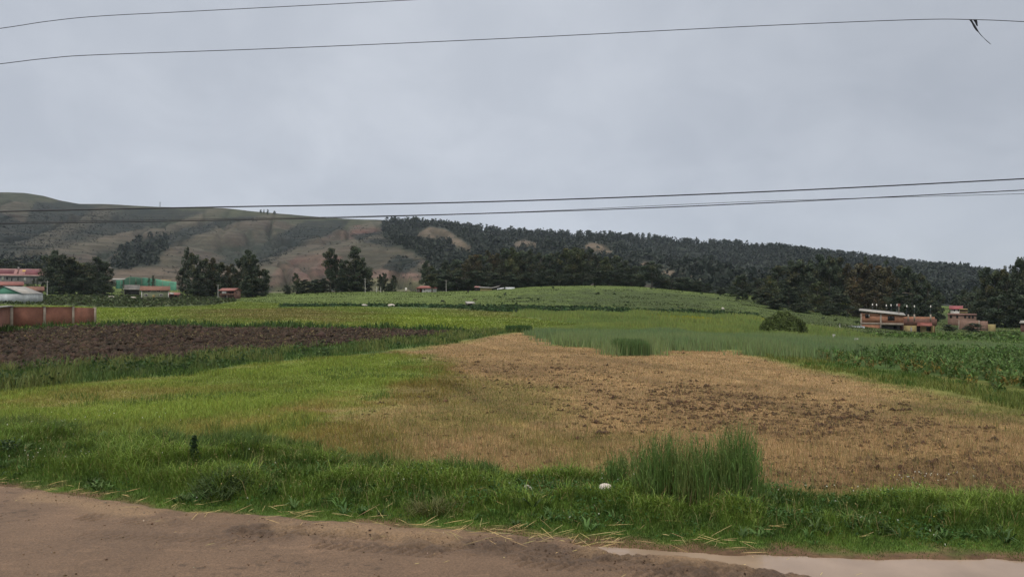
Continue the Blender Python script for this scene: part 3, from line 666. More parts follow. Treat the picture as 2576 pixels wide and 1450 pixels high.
def build_verge_weeds():
    parts = []
    # broad leaved docks, plantain and thistles between the grass
    m = 2600; x, y = scatter(m, -330, 2900, 9, 18, 'lin'); d = dv(x, y); k = (d > .45) & (y < verge_end(x) + .8) & (fbm(x / 1.1, y / .8, 611, 3) > .50); x, y = x[k], y[k]; m = len(x)
    K = 9; bx = np.repeat(x, K); by = np.repeat(y, K); a = rng.uniform(0, TAU, m * K); h = np.repeat(rng.uniform(.07, .20, m), K) * rng.uniform(.6, 1.2, m * K)
    c = np.repeat(vary(np.array([.060, .110, .030]), m, .55, 1.7), K, 0)
    parts.append(blades(bx + np.cos(a) * .02, by + np.sin(a) * .02, H(bx, by), h, rng.uniform(.018, .040, m * K), rng.uniform(.5, 1.7, m * K), a, c))
    # flowering grass stalks, green and dead
    m = 5200; x, y = scatter(m, -330, 2900, 9.6, 19, 'lin'); d = dv(x, y); k = (d > .7) & (y < verge_end(x) + 1.0) & (fbm(x / .8, y / .7, 621, 3) > .47); x, y = x[k], y[k]; m = len(x)
    c = np.where(rng.random((m, 1)) < .4, [[.30, .25, .11]], [[.14, .19, .05]]); h = rng.uniform(.18, .46, m); an = rng.uniform(0, TAU, m); ln = rng.uniform(.1, .7, m)
    parts.append(blades(x, y, H(x, y), h, np.full(m, .005), ln, an, vary(c, m)))
    tx = x + np.cos(an) * h * ln; ty = y + np.sin(an) * h * ln; parts.append(leafy(np.column_stack([tx, ty, H(x, y) + h * (1 - .28 * ln)]), np.full(m, .022), 3, .011, vary(c, m), 2.0))
    stuff('verge_weeds', parts, M_blade, 'broad leaved weeds and thin seeding stalks among the roadside grass', 'weeds')
    # crumbs of mud and small stones on the road
    x = rng.uniform(-9, 8, 16000); y = rng.uniform(7.3, 12.6, 16000); n = len(x); d = dv(x, y); w = fbm(x / .5, y / .3, 631, 3)
    wet = np.zeros(n)
    for p in _wet: wet = np.maximum(wet, 1 - sst(sd(x, y, p), -.1, .3))
    pd = np.ones(n, bool)
    for p in _pud: pd &= sd(x, y, p) > .05
    k = (d < -.02) & pd & (rng.random(n) < .05 + .75 * wet * sst(w, .35, .6) + .30 * sst(w, .58, .7) + .3 * sst(d, -.5, -.05)); x, y, wet = x[k], y[k], wet[k]; n = len(x)
    s = rng.gamma(2, .0032, n) + .003; pale = rng.random(n) < .10 * (1 - wet)
    c = vary(np.where(pale[:, None], [[.30, .25, .20]], mixc((.125, .080, .048), (.070, .044, .029), wet)), n, .6, 1.35)
    stuff('mud_crumbs', [lumps(x, y, np.full(n, .018) + s * .1, s, c)], M_soil, 'crumbs of mud and small stones scattered on the dirt road', 'soil')
def build_straw():
    P_, parts = [], []
    def stems(n, px0, px1, d0, d1, l0, l1, seed):
        q = rng.uniform(px0, px1, n); X = []
        for a in q:
            Y = 10.0
            for _ in range(12): Y = float(road_edge(np.array([(a - CX) / F * Y]))[0])
            X.append(((a - CX) / F * Y, Y))
        X = np.array(X); x = X[:, 0]; y = X[:, 1] + rng.uniform(d0, d1, n)
        L = rng.uniform(l0, l1, n); th = rng.normal(0, 1.1, n); el = np.abs(rng.normal(.05, .12, n))
        a0 = np.column_stack([x, y, np.maximum(H(x, y), .02) + .02])
        a1 = a0 + np.column_stack([np.cos(th) * np.cos(el), np.sin(th) * np.cos(el), np.sin(el)]) * L[:, None]
        a1[:, 2] = np.maximum(a1[:, 2], np.maximum(H(a1[:, 0], a1[:, 1]), .02) + .012)
        nrm = np.column_stack([-np.sin(th), np.cos(th), np.zeros(n)]) * rng.uniform(.0012, .0032, (n, 1)); up = np.array([0, 0, .006])
        v = np.stack([a0 - nrm, a1 - nrm, a1 + nrm, a0 + nrm, (a0 + a1) / 2 + up], 1).reshape(-1, 3)
        i = np.arange(n)[:, None] * 5
        c = np.repeat(vary(np.array([.46, .36, .17]), n, .6, 1.2), 5, 0)
        parts.append((v, [i + np.array([[0, 1, 4]]), i + np.array([[1, 2, 4]]), i + np.array([[2, 3, 4]]), i + np.array([[3, 0, 4]])], c))
    stems(46, -60, 640, -.1, .5, .08, .42, 1)
    stems(30, 640, 1000, -.2, .5, .1, .5, 2)
    stems(80, 1020, 1560, -.35, .35, .08, .42, 3)
    stems(26, 1480, 1900, -.1, .6, .12, .42, 4)
    stems(60, 900, 2575, .6, 2.0, .1, .4, 5)
    stems(30, 0, 2200, -1.5, -.1, .03, .14, 6)
    stuff('straw', parts, M_straw, 'pale cut straw stems strewn along the road edge', 'straw')
build_straw()
def build_meadow():
    parts = []
    # long rank growth between verge and meadow on the left
    x, y = scatter(90000, -330, 1250, 11, 22, 'lin'); e = y - verge_end(x); n1 = fbm(x / 1.5, y / 1.5, 461, 3)
    k = (e > -.9) & (e < 1.6 + 2.2 * (n1 - .5)) & (sd(x, y, Rg['stubble']) > -.35); x, y, e, n1 = x[k], y[k], e[k], n1[k]; n = len(x)
    tall = sst(n1, .42, .65)
    c = vary(mixc((.135, .175, .036), (.072, .118, .028), tall * (1 - sst(e, .4, 1.6))), n, .65, 1.4)
    parts.append(blades(x, y, H(x, y), (.10 + .26 * tall) * rng.uniform(.5, 1.3, n), rng.uniform(.007, .015, n), rng.uniform(.1, .7, n), rng.uniform(0, TAU, n), c))
    x, y, d = in_poly(Rg['meadow'], 360000, 'log', 2.4, 1.0); n = len(x); n1 = fbm(x / 2.2, y / 2.2, 471, 3)
    g = ground_colour(x, y)
    hgt = (.05 + .13 * sst(n1, .3, .7)) * rng.uniform(.5, 1.4, n) * (1 - .55 * np.clip(g[:, 0] / g[:, 1] - .8, 0, .8))
    c = vary(g * np.array([1.36, 1.38, 1.15]), n, .7, 1.4)
    parts.append(blades(x, y, H(x, y), hgt, np.maximum(rng.uniform(.007, .014, n), .0007 * y), rng.uniform(.1, .7, n), rng.uniform(0, TAU, n), c))
    # shaggy dark tufts
    x, y, d = in_poly(Rg['meadow'], 90000, 'log', .5); n1 = fbm(x / 1.4, y / 1.4, 475, 3); k = (n1 > .64) & (rng.random(len(x)) < .5); x, y = x[k], y[k]; n = len(x)
    parts.append(blades(x, y, H(x, y), rng.uniform(.10, .26, n), np.maximum(.009, .0007 * y), rng.uniform(.1, .7, n), rng.uniform(0, TAU, n), vary(np.array([.105, .155, .032]), n, .6, 1.4)))
    stuff('meadow_grass', parts, M_blade, 'bright green young grass covering the meadow left of the stubble', 'grass')
    parts = []
    x, y, d = in_poly(Rg['weeds'], 110000, 'log', .8); n = len(x); n1 = fbm(x / 1.6, y / 2.2, 481, 3)
    c = vary(mixc((.045, .085, .020), (.13, .155, .045), sst(n1, .38, .62)), n, .65, 1.4)
    parts.append(blades(x, y, H(x, y), (.18 + .50 * sst(n1, .25, .75)) * rng.uniform(.45, 1.2, n), np.maximum(.012, .0009 * y), rng.uniform(.1, .6, n), rng.uniform(0, TAU, n), c))
    # leafy bushes of weed
    x, y, d = in_poly(Rg['weeds'], 2400, 'log', 0); n1 = fbm(x / 2.6, y / 3, 485, 2); k = n1 > .55; x, y = x[k], y[k]; n = len(x); s = rng.uniform(.18, .42, n)
    v, f, c = leafy(np.column_stack([x, y, H(x, y) + s * .6]), s, 26, .085, vary(np.array([.04, .075, .022]), n), 1.1)
    parts.append((v, f, c))
    x, y, d = in_poly(Rg['hedge'], 22000, 'log', .3); n = len(x); n1 = fbm(x / 3, y / 3, 487, 2)
    parts.append(blades(x, y, H(x, y), (.2 + .7 * sst(n1, .3, .7)) * rng.uniform(.5, 1.2, n), np.maximum(.02, .0012 * y), rng.uniform(.1, .6, n), rng.uniform(0, TAU, n), vary(np.array([.045, .085, .022]), n, .6, 1.4)))
    stuff('weeds', parts, M_blade, 'tall weeds along the borders of the ploughed field', 'weeds')
build_meadow()
def lumps(x, y, z, s, cols):
    n = len(x); base = np.array([(1, 0, 0), (-1, 0, 0), (0, 1, 0), (0, -1, 0), (0, 0, .75), (0, 0, -.5)], float)
    v = base[None] * rng.uniform(.6, 1.3, (n, 6, 1)) + rng.normal(0, .16, (n, 6, 3))
    th = rng.uniform(0, TAU, n); cs, sn = np.cos(th), np.sin(th)
    vx = v[..., 0] * cs[:, None] - v[..., 1] * sn[:, None]; vy = v[..., 0] * sn[:, None] + v[..., 1] * cs[:, None]
    v = np.stack([vx, vy, v[..., 2]], -1) * s[:, None, None] + np.column_stack([x, y, z])[:, None]
    f = np.array([(0, 2, 4), (2, 1, 4), (1, 3, 4), (3, 0, 4), (2, 0, 5), (1, 2, 5), (3, 1, 5), (0, 3, 5)])
    return v.reshape(-1, 3), [(np.arange(n)[:, None, None] * 6 + f).reshape(-1, 3)], np.repeat(cols, 6, 0)
build_verge_weeds()
def build_soil():
    x, y, d = in_poly(Rg['plough'], 60000, 'log', .8); n = len(x)
    s = rng.gamma(2.2, .045, n) + .03
    parts = [lumps(x, y, H(x, y) + s * .12, s, vary(np.array([.036, .025, .018]), n, .55, 1.6))]
    stuff('soil_clods', parts, M_soil, 'dark brown clods turned up across the ploughed field', 'soil')
    x, y, d = in_poly(Rg['plough'], 90000, 'log', .6); k = fbm(x / 3, y / 4, 491, 3) > .42; x, y = x[k], y[k]; n = len(x)
    c = np.where(rng.random((n, 1)) < .55, [[.22, .165, .085]], [[.07, .085, .028]]); c = vary(c, n, .6, 1.4)
    parts = [spikes(x, y, H(x, y), rng.uniform(.04, .16, n), np.maximum(.02, .0011 * y), rng.uniform(.3, 2.2, n), rng.uniform(0, TAU, n), c)]
    stuff('crop_residue', parts, M_straw, 'dry stalks and sprouts littering the ploughed soil', 'stalks')
    # trodden dark clods in the stubble
    cen = W([(1830, 1000), (1960, 1062), (2030, 1085), (1900, 1010), (1750, 1035), (2100, 1045), (1820, 1060), (1560, 1010), (1620, 1055), (2150, 1090), (2250, 1060), (1350, 960), (1450, 930), (1150, 920), (2480, 1150), (2560, 1200), (2300, 1195), (2050, 1190), (2380, 1190), (1700, 980), (2540, 1225)])
    k = rng.integers(0, len(cen), 2600); sig = cen[k, 1] * .045
    x = cen[k, 0] + rng.normal(0, 1.3, 2600) * sig; y = cen[k, 1] + rng.normal(0, 1.6, 2600) * sig
    ok = (sd(x, y, Rg['stubble']) < -.3) & (y > verge_end(x) + .1); x, y = x[ok], y[ok]
    q = in_poly(Rg['stubble'], 1500, 'log'); x = np.concatenate([x, q[0]]); y = np.concatenate([y, q[1]]); n = len(x)
    s = (rng.gamma(2, .019, n) + .012 + .0006 * y) * .68
    # each patch is a few lumps
    xx = np.repeat(x, 4) + rng.normal(0, 1, 4 * n) * np.repeat(s, 4) * 1.4; yy = np.repeat(y, 4) + rng.normal(0, 1, 4 * n) * np.repeat(s, 4); ss = np.repeat(s, 4) * rng.uniform(.4, 1.1, 4 * n)
    stuff('mud_clods', [lumps(xx, yy, H(xx, yy) + ss * .15, ss, vary(np.array([.066, .041, .024]), 4 * n, .65, 1.4))], M_soil, 'dark mud clods trodden into the tan stubble', 'soil')
build_soil()
def build_stubble():
    x, y, d = in_poly(Rg['stubble'], 540000, 'log', 1.6, .6); k = y > verge_end(x) - .25; x, y = x[k], y[k]; n = len(x)
    g = ground_colour(x, y); green = np.clip((1.52 - g[:, 0] / g[:, 1]) / .5, 0, 1)
    straw = rng.random(n) > green * .75 + .08
    c = np.where(straw[:, None], np.array([[.32, .225, .112]]), np.array([[.105, .135, .032]]))
    c = vary(c * .72 + g * .36, n, .6, 1.35)
    near = 1 - sst(y, 13, 22)
    h = rng.uniform(.03, .11, n) * (1 + .9 * near) * np.where(straw, 1, 1.15)
    flat = rng.random(n) < .45
    lean = np.where(flat, rng.uniform(1.0, 4.0, n), rng.uniform(.05, .5, n)); h = np.where(flat, h * .45, h)
    w = np.maximum(rng.uniform(.004, .009, n), .0006 * y)
    stuff('straw_stubble', [spikes(x, y, H(x, y), h, w, lean, rng.uniform(0, TAU, n), c)], M_straw, 'short tan straw stubble with green weeds covering the mown field', 'stubble')
    # taller dry standing stalks near the verge
build_stubble()
def build_crops():
    # tall blue-green grain
    x, y, d = in_poly(Rg['crop'], 460000, 'log', 2.0, .5); n = len(x); n1 = fbm(x / 5, y / 9, 501, 3)
    step = fbm(x / 9, y / 7, 505, 2)
    keep = rng.random(n) < np.where(d < -25, .85, 1); x, y, d, n1, step = x[keep], y[keep], d[keep], n1[keep], step[keep]; n = len(x)
    hh = (.74 + .34 * n1) * rng.uniform(.62, 1.10, n) * (.72 + .28 * sst(-d, -.2, 1.2)) * np.where(y > 75, .40 + .75 * sst(step, .35, .6), 1.0)
    c = vary(mixc((.145, .208, .090), (.19, .245, .098), sst(n1, .35, .7) * .8), n, .75, 1.3)
    c = np.where((y > 85)[:, None], c * np.array([1.10, 1.03, .70]), c)
    parts = [spikes(x, y, H(x, y), hh, np.maximum(.016, .0013 * y), rng.uniform(.02, .32, n), rng.uniform(0, TAU, n), c)]
    stuff('grain_crop', parts, M_blade, 'tall blue green grain standing beyond the stubble', 'crop')
    # grassy strip and beans on the right
    x, y, d = in_poly(Rg['strip'], 90000, 'log', .8); n = len(x); n1 = fbm(x / 1.6, y / 2, 511, 3)
    c = vary(mixc((.065, .115, .022), (.15, .165, .042), sst(n1, .4, .65)), n, .65, 1.35)
    parts = [blades(x, y, H(x, y), (.10 + .28 * n1) * rng.uniform(.5, 1.3, n), np.maximum(.010, .0008 * y), rng.uniform(.1, .7, n), rng.uniform(0, TAU, n), c)]
    stuff('strip_grass', parts, M_blade, 'rank green grass between the stubble and the bean rows', 'grass')
    x, y, d = in_poly(Rg['beans'], 4600, 'log', 2.5, .8); n = len(x); hgt = rng.uniform(.45, .95, n) * np.where(d > -1.2, .75, 1)
    K = 3; cx = np.repeat(x, K) + rng.normal(0, .12, n * K); cy = np.repeat(y, K) + rng.normal(0, .12, n * K)
    cz = H(cx, cy) + np.repeat(hgt, K) * np.tile([.35, .62, .88], n)
    ye = np.repeat((d > -1.6) & (rng.random(n) < .55), K) & (np.tile([1, 1, 0], n) == 1)
    cols = np.where(ye[:, None], np.array([[.20, .165, .045]]), np.array([[.072, .125, .034]])); cols = vary(cols, n * K, .6, 1.5)
    parts = [leafy(np.column_stack([cx, cy, cz]), np.repeat(hgt, K) * .26, 11, np.maximum(.07, .0018 * cy), cols, 1.0)]
    m = n; parts.append(blades(x, y, H(x, y), hgt * 1.15, np.full(m, .03), rng.uniform(0, .2, m), rng.uniform(0, TAU, m), vary(np.array([.12, .13, .04]), m)))
    K = 7; bx = np.repeat(x, K); by = np.repeat(y, K); hh = np.repeat(hgt, K); tz = rng.uniform(.15, .85, n * K); yel = np.repeat((d > -1.8) & (rng.random(n) < .6), K) & (tz < .55)
    cc = vary(np.where(yel[:, None], [[.24, .20, .06]], [[.085, .145, .040]]), n * K, .6, 1.5)
    parts.append(blades(bx, by, H(bx, by) + hh * tz, rng.uniform(.22, .42, n * K), np.maximum(.045, .0013 * by), rng.uniform(.5, 1.5, n * K), rng.uniform(0, TAU, n * K), cc))
    x, y, d = in_poly(Rg['farbeans'], 5200, 'log', 3.0); n = len(x); hgt = rng.uniform(.3, .75, n)
    parts.append(leafy(np.column_stack([x, y, H(x, y) + hgt * .5]), hgt * .55, 16, .0019 * y, vary(np.array([.078, .130, .032]), n, .55, 1.5), 1.0))
    stuff('bean_crop', parts, M_blade, 'dark leafy bean plants in the plots on the right', 'crop')
    parts = []
    x, y, d = in_poly(Rg['yellow'], 170000, 'log', 4.0); n = len(x); g = ground_colour(x, y)
    parts.append(spikes(x, y, H(x, y), rng.uniform(.05, .22, n), .0013 * y, rng.uniform(.05, .7, n), rng.uniform(0, TAU, n), vary(g * np.array([1.0, 1.06, 1.0]), n, .85, 1.18)))
    x, y, d = in_poly(Rg['flowers'], 4000, 'log', 2.0); n = len(x)
    parts.append(spikes(x, y, H(x, y), rng.uniform(.3, .6, n), .0013 * y, rng.uniform(.05, .4, n), rng.uniform(0, TAU, n), vary(np.array([.30, .28, .02]), n)))
    stuff('field_grass', parts, M_blade, 'yellow green young growth on the field before the houses', 'grass')
    parts = []
    for key, cnt, colr, hm in (('potato', 5200, (.055, .075, .030), .6), ('band', 3800, (.036, .070, .026), .34)):
        x, y, d = in_poly(Rg[key], cnt, 'log', 3.0); n = len(x); hgt = rng.uniform(.4, 1.0, n) * hm
        parts.append(leafy(np.column_stack([x, y, H(x, y) + hgt * .45]), hgt * .8, 12, .0019 * y, vary(np.array(colr), n, .55, 1.5), .8))
    stuff('low_crop', parts, M_blade, 'dull dark green low crop in front of the far trees', 'crop')
    # rough pasture
    x, y = scatter(150000, -330, 2900, 90, 480, 'log'); k = np.ones(len(x), bool)
    for key in ('yellow', 'potato', 'crop', 'farbeans', 'plough', 'weeds'): k &= sd(x, y, Rg[key]) > 0
    x, y = x[k], y[k]; n = len(x); g = ground_colour(x, y); n1 = fbm(x / 14, y / 7, 521, 3); dk = sst(n1, .60, .68)
    c = vary(mixc(np.zeros(3), np.zeros(3), dk) + g * (.90 - .42 * dk)[:, None], n, .85, 1.18)
    parts = [spikes(x, y, H(x, y), rng.uniform(.03, .12, n) * (1 + 2.0 * dk), .0014 * y, rng.uniform(.1, .9, n), rng.uniform(0, TAU, n), c)]
    x, y = scatter(600, 1250, 2250, 150, 330, 'log'); n1 = fbm(x / 16, y / 12, 531, 3); k = (n1 > .62); x, y = x[k], y[k]; n = len(x); s = rng.uniform(.2, .55, n)
    parts.append(leafy(np.column_stack([x, y, H(x, y) + s * .4]), s, 16, .0016 * y, vary(np.array([.038, .062, .024]), n), .7))
    stuff('pasture_grass', parts, M_blade, 'rough grazed pasture with dark weed patches on the rise', 'grass')
build_crops()
# single plants that stand out
def clump(name, label, cat, px, py, w, h, n, c, lean, wd, dep=None, mode='up', seedheads=False):
    bx, by = Pn(px, py); x = bx + rng.normal(0, w * .33, n) if mode != 'row' else bx + rng.uniform(-w / 2, w / 2, n)
    y = by + rng.normal(0, (dep or w) * .33, n)
    z = H(x, y) - .01
    o_z = float(H(np.array([bx]), np.array([by]))[0])
    ang = rng.uniform(0, TAU, n) if mode != 'fountain' else np.arctan2(y - by, x - bx) + rng.normal(0, .4, n)
    hh = h * rng.uniform(.55, 1.05, n)
    if mode == 'row': hh *= .62 + .38 * sst(fbm(x / .22, x * 0, 541, 2), .3, .6) + .25 * sst(x, bx + w * .28, bx + w * .42)
    v, f, cc = blades(x, y, z, hh, np.full(n, wd) * rng.uniform(.7, 1.3, n), lean * rng.uniform(.4, 1.3, n), ang, vary(np.array(c), n, .65, 1.4))
    parts = [(v, f, cc)]
    if seedheads:
        m = n // 3; parts.append(leafy(np.column_stack([x[:m] + .02, y[:m], z[:m] + hh[:m] * .93]), np.full(m, .035), 5, .014, vary(np.array([.10, .135, .035]), m), 2.2))
        m = int(n * .9); tt = rng.uniform(.2, .8, m); parts.append(blades(x[:m], y[:m], z[:m] + hh[:m] * tt, np.full(m, .16), np.full(m, .009), rng.uniform(.5, 1.3, m), rng.uniform(0, TAU, m), vary(np.array([.060, .120, .022]), m)))
    v, f, cc = merge(parts); v = v - np.array([bx, by, o_z])
    o = mesh_obj(name, v, f, M_blade, color=cc); o.location = (bx, by, o_z); tag(o, label, cat); return o
def grain_clump(label, px, py, comps):
    bx, by = Pn(px, py); z0 = float(H(np.array([bx]), np.array([by]))[0]); parts = []
    for dx, sx, sy, n, h, c in comps:
        x = bx + dx + np.clip(rng.normal(0, sx, n), -2.1 * sx, 2.1 * sx); y = by + rng.normal(0, sy, n); z = H(x, y) - .01
        out = np.clip((x - bx - dx) / sx, -2, 2); hh = h * rng.uniform(.5, 1.04, n) * (1 - .10 * out ** 2)
        lean = np.abs(rng.normal(.03, .07, n)) + .03 * np.abs(out); ang = np.where(rng.random(n) < .6, np.where(out > 0, 0, math.pi) + rng.normal(0, .7, n), rng.uniform(0, TAU, n))
        parts.append(blades(x, y, z, hh, rng.uniform(.005, .009, n), lean, ang, vary(np.array(c), n, .6, 1.4)))
        dead = rng.random(n) < .25; m = int(dead.sum()); parts.append(blades(x[dead] + .02, y[dead] - .02, z[dead], hh[dead] * .45, np.full(m, .008), rng.uniform(.2, .9, m), rng.uniform(0, TAU, m), vary(np.array([.20, .155, .07]), m)))
        K = 3; tt = rng.uniform(.18, .85, n * K); xx = np.repeat(x, K) + np.repeat(np.cos(ang) * lean * hh, K) * tt ** 2; yy = np.repeat(y, K) + np.repeat(np.sin(ang) * lean * hh, K) * tt ** 2
        parts.append(blades(xx, yy, np.repeat(z, K) + np.repeat(hh, K) * tt, rng.uniform(.10, .22, n * K), rng.uniform(.006, .010, n * K), rng.uniform(.15, .9, n * K), rng.uniform(0, TAU, n * K), vary(np.array(c) * np.array([1.05, 1.05, 1.1]), n * K, .6, 1.45)))
        hd = rng.random(n) < .45; m = int(hd.sum()); parts.append(leafy(np.column_stack([x + np.cos(ang) * lean * hh * .9, y + np.sin(ang) * lean * hh * .9, z + hh * (.97 - .25 * lean)])[hd], np.full(m, .04), 5, .012, vary(np.array([.15, .19, .065]), m), 2.0))
    v, f, cc = merge(parts); o = mesh_obj('grain_clump', v - np.array([bx, by, z0]), f, M_blade, color=cc); o.location = (bx, by, z0); tag(o, label, 'tall grass')
GC = (.085, .150, .034); GC2 = (.115, .165, .042)
grain_clump('tall clump of green grain stems standing alone at the verge before the stubble', 1725, 1238, [(.80, .15, .22, 460, 1.36, GC), (.55, .12, .22, 150, 1.1, GC2), (.28, .15, .2, 210, 1.14, GC), (-.05, .17, .2, 200, 1.04, GC2), (-.42, .17, .2, 230, 1.06, GC), (-.66, .08, .18, 45, .8, GC2)])
grain_clump('small sparse tuft of green grain stems left of the tall clump', 1545, 1214, [(0, .12, .15, 120, .52, GC), (.14, .05, .1, 40, .6, GC2)])
clump('grass_tussock', 'drooping broad bladed grass tussock at the foot of the verge', 'grass tuft', 556, 1232, .52, .30, 420, (.075, .115, .040), 1.5, .014, .4, 'fountain')
clump('grass_tussock', 'dark broad bladed grass tussock just above the drooping one', 'grass tuft', 590, 1203, .62, .26, 360, (.040, .075, .020), 1.1, .013, .4, 'fountain')
clump('grass_tussock', 'brownish dry tipped grass tussock hanging over the clover', 'grass tuft', 1085, 1290, .50, .26, 300, (.10, .11, .035), 1.3, .011, .35, 'fountain')
def grain_block(label, x0, x1, base, depth, h, n, c):
    a = np.array(P(x0, base)); b = np.array(P(x1, base)); t = rng.random(n); q = a[None] * (1 - t[:, None]) + b[None] * t[:, None]
    x = q[:, 0]; y = q[:, 1] + rng.random(n) * depth + .5 * (fbm(x / 1.5, x * 0, 701, 2) - .5); z0 = float(H(a[:1], a[1:])[0])
    hh = h * rng.uniform(.6, 1.08, n) * (.85 + .3 * fbm(x / 1.1, y / 1.1, 711, 2))
    v, f, cc = blades(x, y, H(x, y), hh, np.full(n, .0011) * y, rng.uniform(.02, .25, n), rng.uniform(0, TAU, n), vary(np.array(c), n, .6, 1.35))
    o = mesh_obj('grain_clump', v - np.array([a[0], a[1], z0]), f, M_blade, color=cc); o.location = (a[0], a[1], z0); tag(o, label, 'tall grass')
grain_block('squarish dark green block of grain jutting into the far edge of the stubble', 1556, 1634, 896, 3.5, .92, 2200, (.090, .150, .048))
grain_block('low dark green strip of grain at the far tip of the stubble field', 1272, 1338, 836, 2.5, .75, 1500, (.050, .095, .028))
def weed(label, px, py, h, r):
    bx, by = Pn(px, py); z = float(H(np.array([bx]), np.array([by]))[0]); n = 30
    t = np.linspace(.12, 1, n); cc = np.column_stack([rng.normal(0, r * .25, n), rng.normal(0, r * .25, n), t * h])
    root = thing('weed_plant', label, 'weed', (bx, by, z))
    v, f, c = leafy(cc, r * (1.05 - .6 * t), 16, .028, vary(np.array([.040, .075, .026]), n), 1.3)
    mesh_obj('foliage', v, f, M_blade, root, color=c)
    v, f, c = blades(np.zeros(3), np.zeros(3), np.zeros(3) - .02, np.full(3, h), np.full(3, .015), np.zeros(3), np.zeros(3), np.tile([.05, .07, .03], (3, 1)))
    mesh_obj('stem', v, f, M_blade, root, color=c)
weed('upright dark leafy weed standing on the verge above the tussocks', 488, 1158, .44, .065)
weed('low dark bushy weed at the left end of the verge', 20, 1150, .28, .20)
def rock(label, px, py, w, h, seed):
    bx, by = Pn(px, py) if py > 1100 else P(px, py); z = float(H(np.array([bx]), np.array([by]))[0])
    nu, nv_ = 28, 18; V = []
    for j in range(nv_):
        th = math.pi * j / (nv_ - 1)
        for i in range(nu):
            ph = TAU * i / nu; d = Vector((math.sin(th) * math.cos(ph), math.sin(th) * math.sin(ph), math.cos(th)))
            k = .70 + .60 * float(fbm(d.x * 1.9 + d.z + seed, d.y * 1.9 - d.z * 1.3, seed, 4)); zz = math.copysign(abs(d.z) ** .8, d.z); V.append((d.x * w * k * (1 - .35 * d.x * d.z), d.y * w * .8 * k, zz * h * k * (1 - .25 * d.x) + h * .75))
    f = [(j * nu + i, j * nu + (i + 1) % nu, (j + 1) * nu + (i + 1) % nu, (j + 1) * nu + i) for j in range(nv_ - 1) for i in range(nu)]
    o = mesh_obj('rock', V, np.array(f), M_rock, smooth=True); o.location = (bx, by, z); tag(o, label, 'rock')
M_rock = mat_plain('pale_rock', (.52, .47, .43), .85, 14, .22, bump=.5)
rock('large pale boulder in the verge grass before the tall grain clump', 1526, 1240, .118, .085, 3)
rock('small pale stone in the verge grass beside the large boulder', 1328, 1235, .056, .060, 9)
rock('flat pale stone on the field bank left of the cows', 985, 771, .9, .35, 5)
